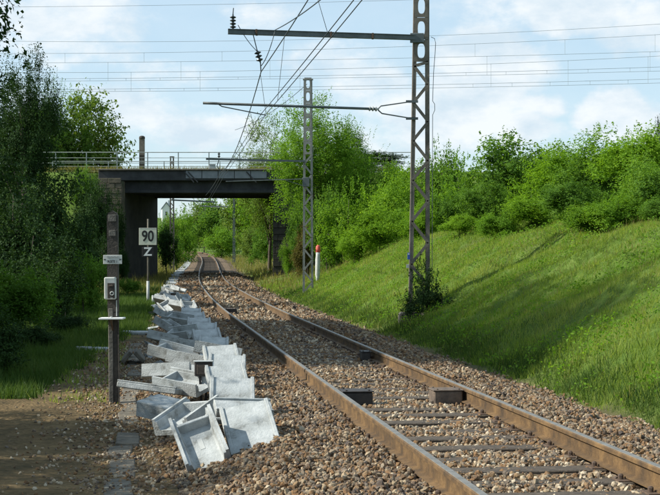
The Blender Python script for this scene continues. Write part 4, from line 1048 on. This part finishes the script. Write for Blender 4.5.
plant('tree', T, 'bigtree', 'leaf_dark', 0, 21.6, 0, 0, 'unseen tree added for shade at the near end of the wood beyond the left edge', None, .12, X=-13.8, H=14.0, hw=2.9, var=1)
plant('tree', T, 'bigtree', 'leaf_dark', 0, 23.4, 0, 0, 'unseen high tree added for shade deep in the wood beyond the left edge', None, .12, X=-17.4, H=16.6, hw=3.3, var=0)
plant('shrub', SH, 'shrub', 'leaf_dark', 0, 20.6, 0, 0, 'unseen tall bush added for shade beyond the left edge between the low trees and the tall ones', None, X=-8.7, H=5.2, hw=2.0)
plant('tree', T, 'bigtree', 'leaf_dark', 0, 68, 0, 0, 'tree added for shade, hidden behind the broad dark one on the left', None, .1, X=-17.5, H=11, hw=3.4, var=0)
GLT = 'tall dark trees on the left side'
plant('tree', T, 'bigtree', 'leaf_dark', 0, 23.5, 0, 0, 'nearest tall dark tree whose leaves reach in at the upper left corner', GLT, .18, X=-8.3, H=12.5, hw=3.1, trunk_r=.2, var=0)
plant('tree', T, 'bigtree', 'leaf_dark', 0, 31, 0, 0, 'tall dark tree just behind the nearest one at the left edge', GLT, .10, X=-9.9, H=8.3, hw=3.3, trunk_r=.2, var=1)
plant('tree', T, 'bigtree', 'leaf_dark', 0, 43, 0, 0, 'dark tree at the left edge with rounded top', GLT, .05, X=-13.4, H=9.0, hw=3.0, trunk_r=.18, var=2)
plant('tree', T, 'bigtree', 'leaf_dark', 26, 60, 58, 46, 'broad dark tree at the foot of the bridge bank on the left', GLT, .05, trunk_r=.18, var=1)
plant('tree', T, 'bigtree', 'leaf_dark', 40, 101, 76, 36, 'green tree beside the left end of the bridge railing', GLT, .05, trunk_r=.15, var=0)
plant('tree', T, 'bigtree', 'leaf_mid', 56, 103, 82, 40, 'green tree between the broad dark one and the sunlit one behind the railing', None, .05, var=2)
plant('shrub', SH, 'shrub', 'leaf_mid', 84, 84, 166, 16, 'green bush below the left end of the railing')
plant('tree', T, 'far', 'leaf_pale', 79, 104, 100, 46, 'sunlit yellow green tree rising behind the bridge railing at left', None, .05, var=0)
plant('tree', T, 'far', 'leaf_mid', 108, 106, 140, 12, 'slim dark green tree at the right edge of the left tree group behind the railing', None, .05, var=1)
plant('tree', T, 'bigtree', 'leaf_dark', 0, 9, 0, 0, 'low bushy tree beyond the left edge shading the near path', None, .1, X=-6.3, H=3.7, hw=1.8, var=1)
plant('tree', T, 'bigtree', 'leaf_dark', 0, 14.4, 0, 0, 'second low tree beyond the left edge shading the path', None, .1, X=-7.0, H=4.1, hw=2.3, var=2)
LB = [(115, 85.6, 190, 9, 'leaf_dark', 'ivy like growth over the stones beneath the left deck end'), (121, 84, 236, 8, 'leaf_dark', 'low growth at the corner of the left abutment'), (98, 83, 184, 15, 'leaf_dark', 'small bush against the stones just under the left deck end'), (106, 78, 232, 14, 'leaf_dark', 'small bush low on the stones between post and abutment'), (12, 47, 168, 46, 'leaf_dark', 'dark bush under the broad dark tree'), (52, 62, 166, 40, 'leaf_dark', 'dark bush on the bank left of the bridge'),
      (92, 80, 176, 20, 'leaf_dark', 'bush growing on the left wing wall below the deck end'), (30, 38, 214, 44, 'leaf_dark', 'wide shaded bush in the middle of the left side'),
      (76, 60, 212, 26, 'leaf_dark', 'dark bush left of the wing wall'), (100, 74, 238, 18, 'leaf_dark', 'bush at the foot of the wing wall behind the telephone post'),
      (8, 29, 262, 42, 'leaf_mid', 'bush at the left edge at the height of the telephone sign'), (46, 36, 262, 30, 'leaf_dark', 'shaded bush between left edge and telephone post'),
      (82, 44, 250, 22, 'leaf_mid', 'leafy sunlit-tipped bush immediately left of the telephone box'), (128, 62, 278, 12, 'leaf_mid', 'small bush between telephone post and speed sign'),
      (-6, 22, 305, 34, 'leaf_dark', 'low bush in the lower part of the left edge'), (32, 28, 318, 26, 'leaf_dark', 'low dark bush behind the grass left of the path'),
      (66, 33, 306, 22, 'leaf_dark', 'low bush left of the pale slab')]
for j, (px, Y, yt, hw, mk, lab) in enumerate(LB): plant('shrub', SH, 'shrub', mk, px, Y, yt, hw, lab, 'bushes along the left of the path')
# beyond the bridge, seen through it and above it
FB = [(166, 103, 226, 12, 'leaf_dark', 'shaded bush by the left abutment beyond the bridge'), (176, 118, 232, 12, 'leaf_mid', 'green bush left of the track beyond the dark mast'),
      (164, 150, 213, 14, 'leaf_mid', 'small tree below the distant house'), (174, 200, 212, 12, 'leaf_pale', 'small pale tree right of the distant house'), (186, 150, 216, 14, 'leaf_robinia', 'bush left of the curve beyond the bridge'),
      (182, 215, 206, 16, 'leaf_robinia', 'far tree right of the distant house'), (204, 250, 196, 26, 'leaf_pale', 'far light tree above the end of the track'), (222, 220, 188, 28, 'leaf_mid', 'far tree above the right side of the curve'),
      (244, 190, 184, 32, 'leaf_pale', 'pale tree in the right half of the bridge opening'), (262, 150, 180, 30, 'leaf_robinia', 'tree just left of the right abutment beyond the bridge'),
      (222, 180, 226, 22, 'leaf_robinia', 'low bush inside the curve beyond the bridge'), (252, 128, 224, 16, 'leaf_pale', 'low pale bush beside the track beyond the bridge'), (268, 118, 205, 18, 'leaf_mid', 'bush close behind the right abutment'),
      (206, 300, 225, 18, 'leaf_robinia', 'farthest low bush where the track disappears'), (185, 280, 222, 14, 'leaf_mid', 'far low bush where the track disappears left')]
for px, Y, yt, hw, mk, lab in FB: plant('tree', T, 'far', mk, px, Y, yt, hw, lab, 'trees and bushes beyond the bridge')
# right of the bridge
RB = [('tree', T, 'bigtree', 'leaf_robinia', 308, 77, 97, 58, 'tall light green tree behind the farther grey mast', .22),
      ('tree', T, 'bigtree', 'leaf_pale', 270, 100, 116, 38, 'pale feathery tree behind the bridge railing left of the tall one', .1),
      ('tree', T, 'bigtree', 'leaf_mid', 348, 82, 120, 44, 'dark green tree right of the tall light green one', .08),
      ('tree', T, 'far', 'leaf_dark', 376, 90, 152, 34, 'dark low tree at the railing right of the bridge', .05)]
for nm, ct, kd, mk, px, Y, yt, hw, lab, cf in RB: plant(nm, ct, kd, mk, px, Y, yt, hw, lab, None, cf)
RS = [('robinia', 'leaf_robinia', 288, 82, 236, 8, 'small bush at the foot of the right abutment'), ('shrub', 'leaf_mid', 318, 80, 214, 18, 'bush on the bank face right of the abutment'), ('robinia', 'leaf_mid', 300, 81, 200, 12, 'bush over the stones of the right abutment'), ('robinia', 'leaf_robinia', 392, 84, 160, 22, 'bush under the right end of the bridge railing'), ('robinia', 'leaf_robinia', 338, 78, 176, 24, 'leafy bush below the dark green tree'),('robinia', 'leaf_mid', 302, 85, 186, 13, 'ivy covered bush over the right abutment'), ('shrub', 'leaf_brown', 306, 76, 222, 12, 'brownish bush beside the right abutment'),
      ('robinia', 'leaf_mid', 326, 74, 184, 24, 'bush behind the red headed marker post'), ('robinia', 'leaf_robinia', 350, 70, 182, 28, 'bright bush right of the farther mast'),
      ('robinia', 'leaf_robinia', 372, 76, 158, 34, 'tall leafy bush above the slope right of the farther mast'), ('robinia', 'leaf_bright', 394, 68, 170, 36, 'light green bush left of the tall mast'),
      ('robinia', 'leaf_bright', 380, 58, 205, 28, 'yellow green low bush left of the tall mast'), ('robinia', 'leaf_bright', 354, 60, 226, 22, 'low bright bush at the foot of the slope'),
      ('robinia', 'leaf_robinia', 414, 66, 172, 34, 'bush directly behind the tall mast'), ('robinia', 'leaf_mid', 442, 78, 138, 24, 'tall thin bush with long shoots right of the tall mast'),
      ('shrub', 'leaf_mid', 424, 80, 158, 30, 'dull green bush on the skyline behind the tall mast'),
      ('robinia', 'leaf_robinia', 462, 72, 156, 36, 'bush on the skyline right of the long shooted bush'), ('shrub', 'leaf_mid', 500, 64, 134, 46, 'large rounded dark bush in the middle of the bank top'),
      ('robinia', 'leaf_robinia', 535, 66, 148, 36, 'bush right of the large rounded one'), ('robinia', 'leaf_bright', 566, 56, 143, 40, 'bright bush on the bank top left of the corner group'),
      ('robinia', 'leaf_robinia', 606, 48, 127, 46, 'tall robinia bush near the right end of the bank top'), ('robinia', 'leaf_bright', 648, 42, 124, 46, 'tall bright robinia bush at the right edge'),
      ('robinia', 'leaf_mid', 588, 47, 158, 40, 'lower green bush under the tall robinia bushes'), ('robinia', 'leaf_robinia', 632, -10.2, 152, 42, 'lower bush before the tall robinia bushes at right'),
      ('robinia', 'leaf_mid', 668, -9.8, 150, 36, 'bush at the right edge of the bank top'),
      ('shrub', 'leaf_mid', 446, -8.7, 191, 25, 'grey green bramble on the upper slope'), ('shrub', 'leaf_bright', 530, -9.0, 187, 30, 'bright rounded bush low on the bank'),
      ('shrub', 'leaf_mid', 486, -9.2, 181, 25, 'bramble bush left of the bright rounded one'), ('shrub', 'leaf_mid', 572, -9.6, 179, 30, 'bramble bush right of the bright rounded one'),
      ('robinia', 'leaf_bright', 424, -7.6, 201, 22, 'light low bush right behind the tall mast leg'), ('shrub', 'leaf_robinia', 618, -8.4, 191, 33, 'low bush at the top of the grass slope right'),
      ('shrub', 'leaf_mid', 662, -8.2, 195, 27, 'low bush at the top of the grass slope at the right edge'), ('shrub', 'leaf_robinia', 580, -7.9, 201, 25, 'small bush at the top of the grass slope'),
      ('shrub', 'leaf_robinia', 500, -7.9, 206, 22, 'low weedy clump on the crest of the slope in the middle'), ('shrub', 'leaf_bright', 460, -7.5, 213, 19, 'low weedy clump on the crest near the tall mast')]
for kd, mk, px, Y, yt, hw, lab in RS: plant('shrub', SH, kd, mk, px, Y, yt, hw, lab, 'bushes on the right hand bank')
plant('conifer', T, 'far', 'leaf_black', 664, 60, 112, 12, 'dark conifer tip at the right edge above the bushes', None, .1)
plant('shrub', SH, 'weed', 'leaf_dark', 424, 33.2, 262, 15, 'dark scrubby bush growing round the foot of the tall mast', var=0)
plant('shrub', SH, 'weed', 'leaf_dark', 409, 32.6, 292, 14, 'low dark brambles left of the tall mast foot', var=1)
plant('shrub', SH, 'weed', 'leaf_dark', 440, 32.8, 290, 14, 'low dark brambles right of the tall mast foot', var=2)

# ------------------------------------------------------------------ grass
def blades(x, y, h, w, rng, per, spread, lean=.45):
    n = len(x); z = ground(x, y) - .01
    x = np.repeat(x, per) + rng.normal(0, 1, n * per) * np.repeat(spread, per); y = np.repeat(y, per) + rng.normal(0, 1, n * per) * np.repeat(spread, per); z = np.repeat(z, per)
    z = ground(x, y) - .015
    hh = np.repeat(h, per) * rng.uniform(.5, 1.15, n * per); ww = np.repeat(w, per); a = rng.uniform(0, 2 * np.pi, n * per); l = hh * rng.uniform(.1, lean * 1.6, n * per)
    b = rng.uniform(0, 2 * np.pi, n * per)
    P0 = np.stack([x - np.cos(b) * ww / 2, y - np.sin(b) * ww / 2, z], -1); P1 = np.stack([x + np.cos(b) * ww / 2, y + np.sin(b) * ww / 2, z], -1)
    mx = np.stack([x + np.cos(a) * l * .35, y + np.sin(a) * l * .35, z + hh * .62], -1)
    tip = np.stack([x + np.cos(a) * l, y + np.sin(a) * l, z + hh * .95], -1)
    V = np.stack([P0, P1, tip], 1).reshape(-1, 3); F = (np.arange(len(x)) * 3)[:, None] + np.array([0, 1, 2])
    return V, F
def grass_field(name, label, mk, seed, n, fx, per, h0, h1, w0, spread, wfar=True):
    rg = np.random.default_rng(seed); x, y = fx(rg, n)
    ok = (np.abs((x * FPX / np.maximum(y, 1))) < 395); x, y = x[ok], y[ok]
    h = rg.uniform(h0, h1, len(x)) * (1 + .5 * vnoise(x, y, 1.1, seed)); w = w0 * (1 + (y / 35.))
    V, F = blades(x, y, h, w, rg, per, spread * (1 + y / 40))
    return tag(link_mesh(name, np_mesh(name, V, F, M[mk])), label, kind='stuff')
def right_bank(rg, n):
    y = 11 + 70 * rg.random(n) ** 1.35; d = 2.85 + 9.5 * rg.random(n) ** .9; return XC(y) + d + .15 * vnoise(y, y * 0, 2.2), y
grass_field('bank_grass', 'bright green grass covering the right hand slope', 'grass', 11, 120000, right_bank, 5, .05, .16, .008, .07)
grass_field('dry_bank_grass', 'pale dry stems among the green of the slope', 'grass_dry', 17, 9000, right_bank, 3, .10, .26, .007, .06)
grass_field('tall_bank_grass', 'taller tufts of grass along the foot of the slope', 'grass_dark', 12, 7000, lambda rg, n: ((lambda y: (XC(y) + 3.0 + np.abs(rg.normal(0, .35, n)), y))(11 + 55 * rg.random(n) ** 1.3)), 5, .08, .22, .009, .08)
def bank_weeds():
    rg = np.random.default_rng(31); n = 7500
    x, y = right_bank(rg, n); keep = vnoise(x, y, .8, 12) > -.1; x, y = x[keep], y[keep]; n = len(x)
    k = 12; r = rg.uniform(.05, .20, n)
    X_ = np.repeat(x, k) + rg.normal(0, 1, n * k) * np.repeat(r, k); Y_ = np.repeat(y, k) + rg.normal(0, 1, n * k) * np.repeat(r, k)
    Z_ = ground(X_, Y_) + rg.uniform(.04, .20, n * k) * (1 + np.repeat(r, k) * 2)
    P = np.stack([X_, Y_, Z_], -1); V, F = leaves(P, np.tile([-.2, 0, .9], (len(P), 1)), .060, rg, .55)
    tag(link_mesh('bank_weeds', np_mesh('bank_weeds', V, F, M['leaf_robinia'])), 'low broad leaved weeds scattered through the grass of the slope', kind='stuff')
bank_weeds()
def left_grass(rg, n):
    y = 14 + 62 * rg.random(n) ** 1.3; e = np.where(y < 18, -4.6 - (18 - y) * .55, np.where(y < 33, -4.25 - .06 * (y - 20), XC(y) - 3.0)); e = e + .12 * vnoise(y, y * 0, 3)
    return e - 6.0 * rg.random(n) ** 1.5, y
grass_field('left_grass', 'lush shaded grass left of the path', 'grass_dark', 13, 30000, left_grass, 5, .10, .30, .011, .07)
def far_grass(rg, n):
    y = 62 + 130 * rg.random(n); s = rg.random(n) < .55; return XC(y) + np.where(s, 2.9 + 8 * rg.random(n), -2.9 - 4 * rg.random(n)), y
grass_field('far_grass', 'dry yellowish grass beside the track near and past the bridge', 'grass_dry', 14, 9000, far_grass, 4, .2, .6, .014, .12)
def edge_tufts(rg, n):
    y = rg.uniform(17.5, 34, n); return XC(y) - 3.3 - 1.0 * rg.random(n), y
grass_field('path_grass', 'scattered grass tufts along the path edge', 'grass', 15, 500, edge_tufts, 5, .05, .18, .010, .05)

def deck_grass():
    rg = np.random.default_rng(21); n = 5200
    x = rg.uniform(-19.5, 6, n); y = np.where(rg.random(n) < .6, BY0 + .35 + .25 * rg.random(n), BY0 + .3 + 2.5 * rg.random(n)); ok = (vnoise(x, y * 0, .9, 3) > -.75); x, y = x[ok], y[ok]; n = len(x)
    h = rg.uniform(.12, .42, n); b = rg.uniform(0, 6.28, n); a = rg.uniform(0, 6.28, n); w = .035; z = np.full(n, DECK_Z - .02)
    P0 = np.stack([x - np.cos(b) * w / 2, y - np.sin(b) * w / 2, z], -1); P1 = np.stack([x + np.cos(b) * w / 2, y + np.sin(b) * w / 2, z], -1); tip = np.stack([x + np.cos(a) * h * .5, y + np.sin(a) * h * .2, z + h], -1)
    V = np.stack([P0, P1, tip], 1).reshape(-1, 3); F = (np.arange(n) * 3)[:, None] + np.array([0, 1, 2])
    tag(link_mesh('deck_grass', np_mesh('deck_grass', V, F, M['grass_dry'])), 'dry grass growing along the edge of the bridge deck', kind='stuff')
deck_grass()
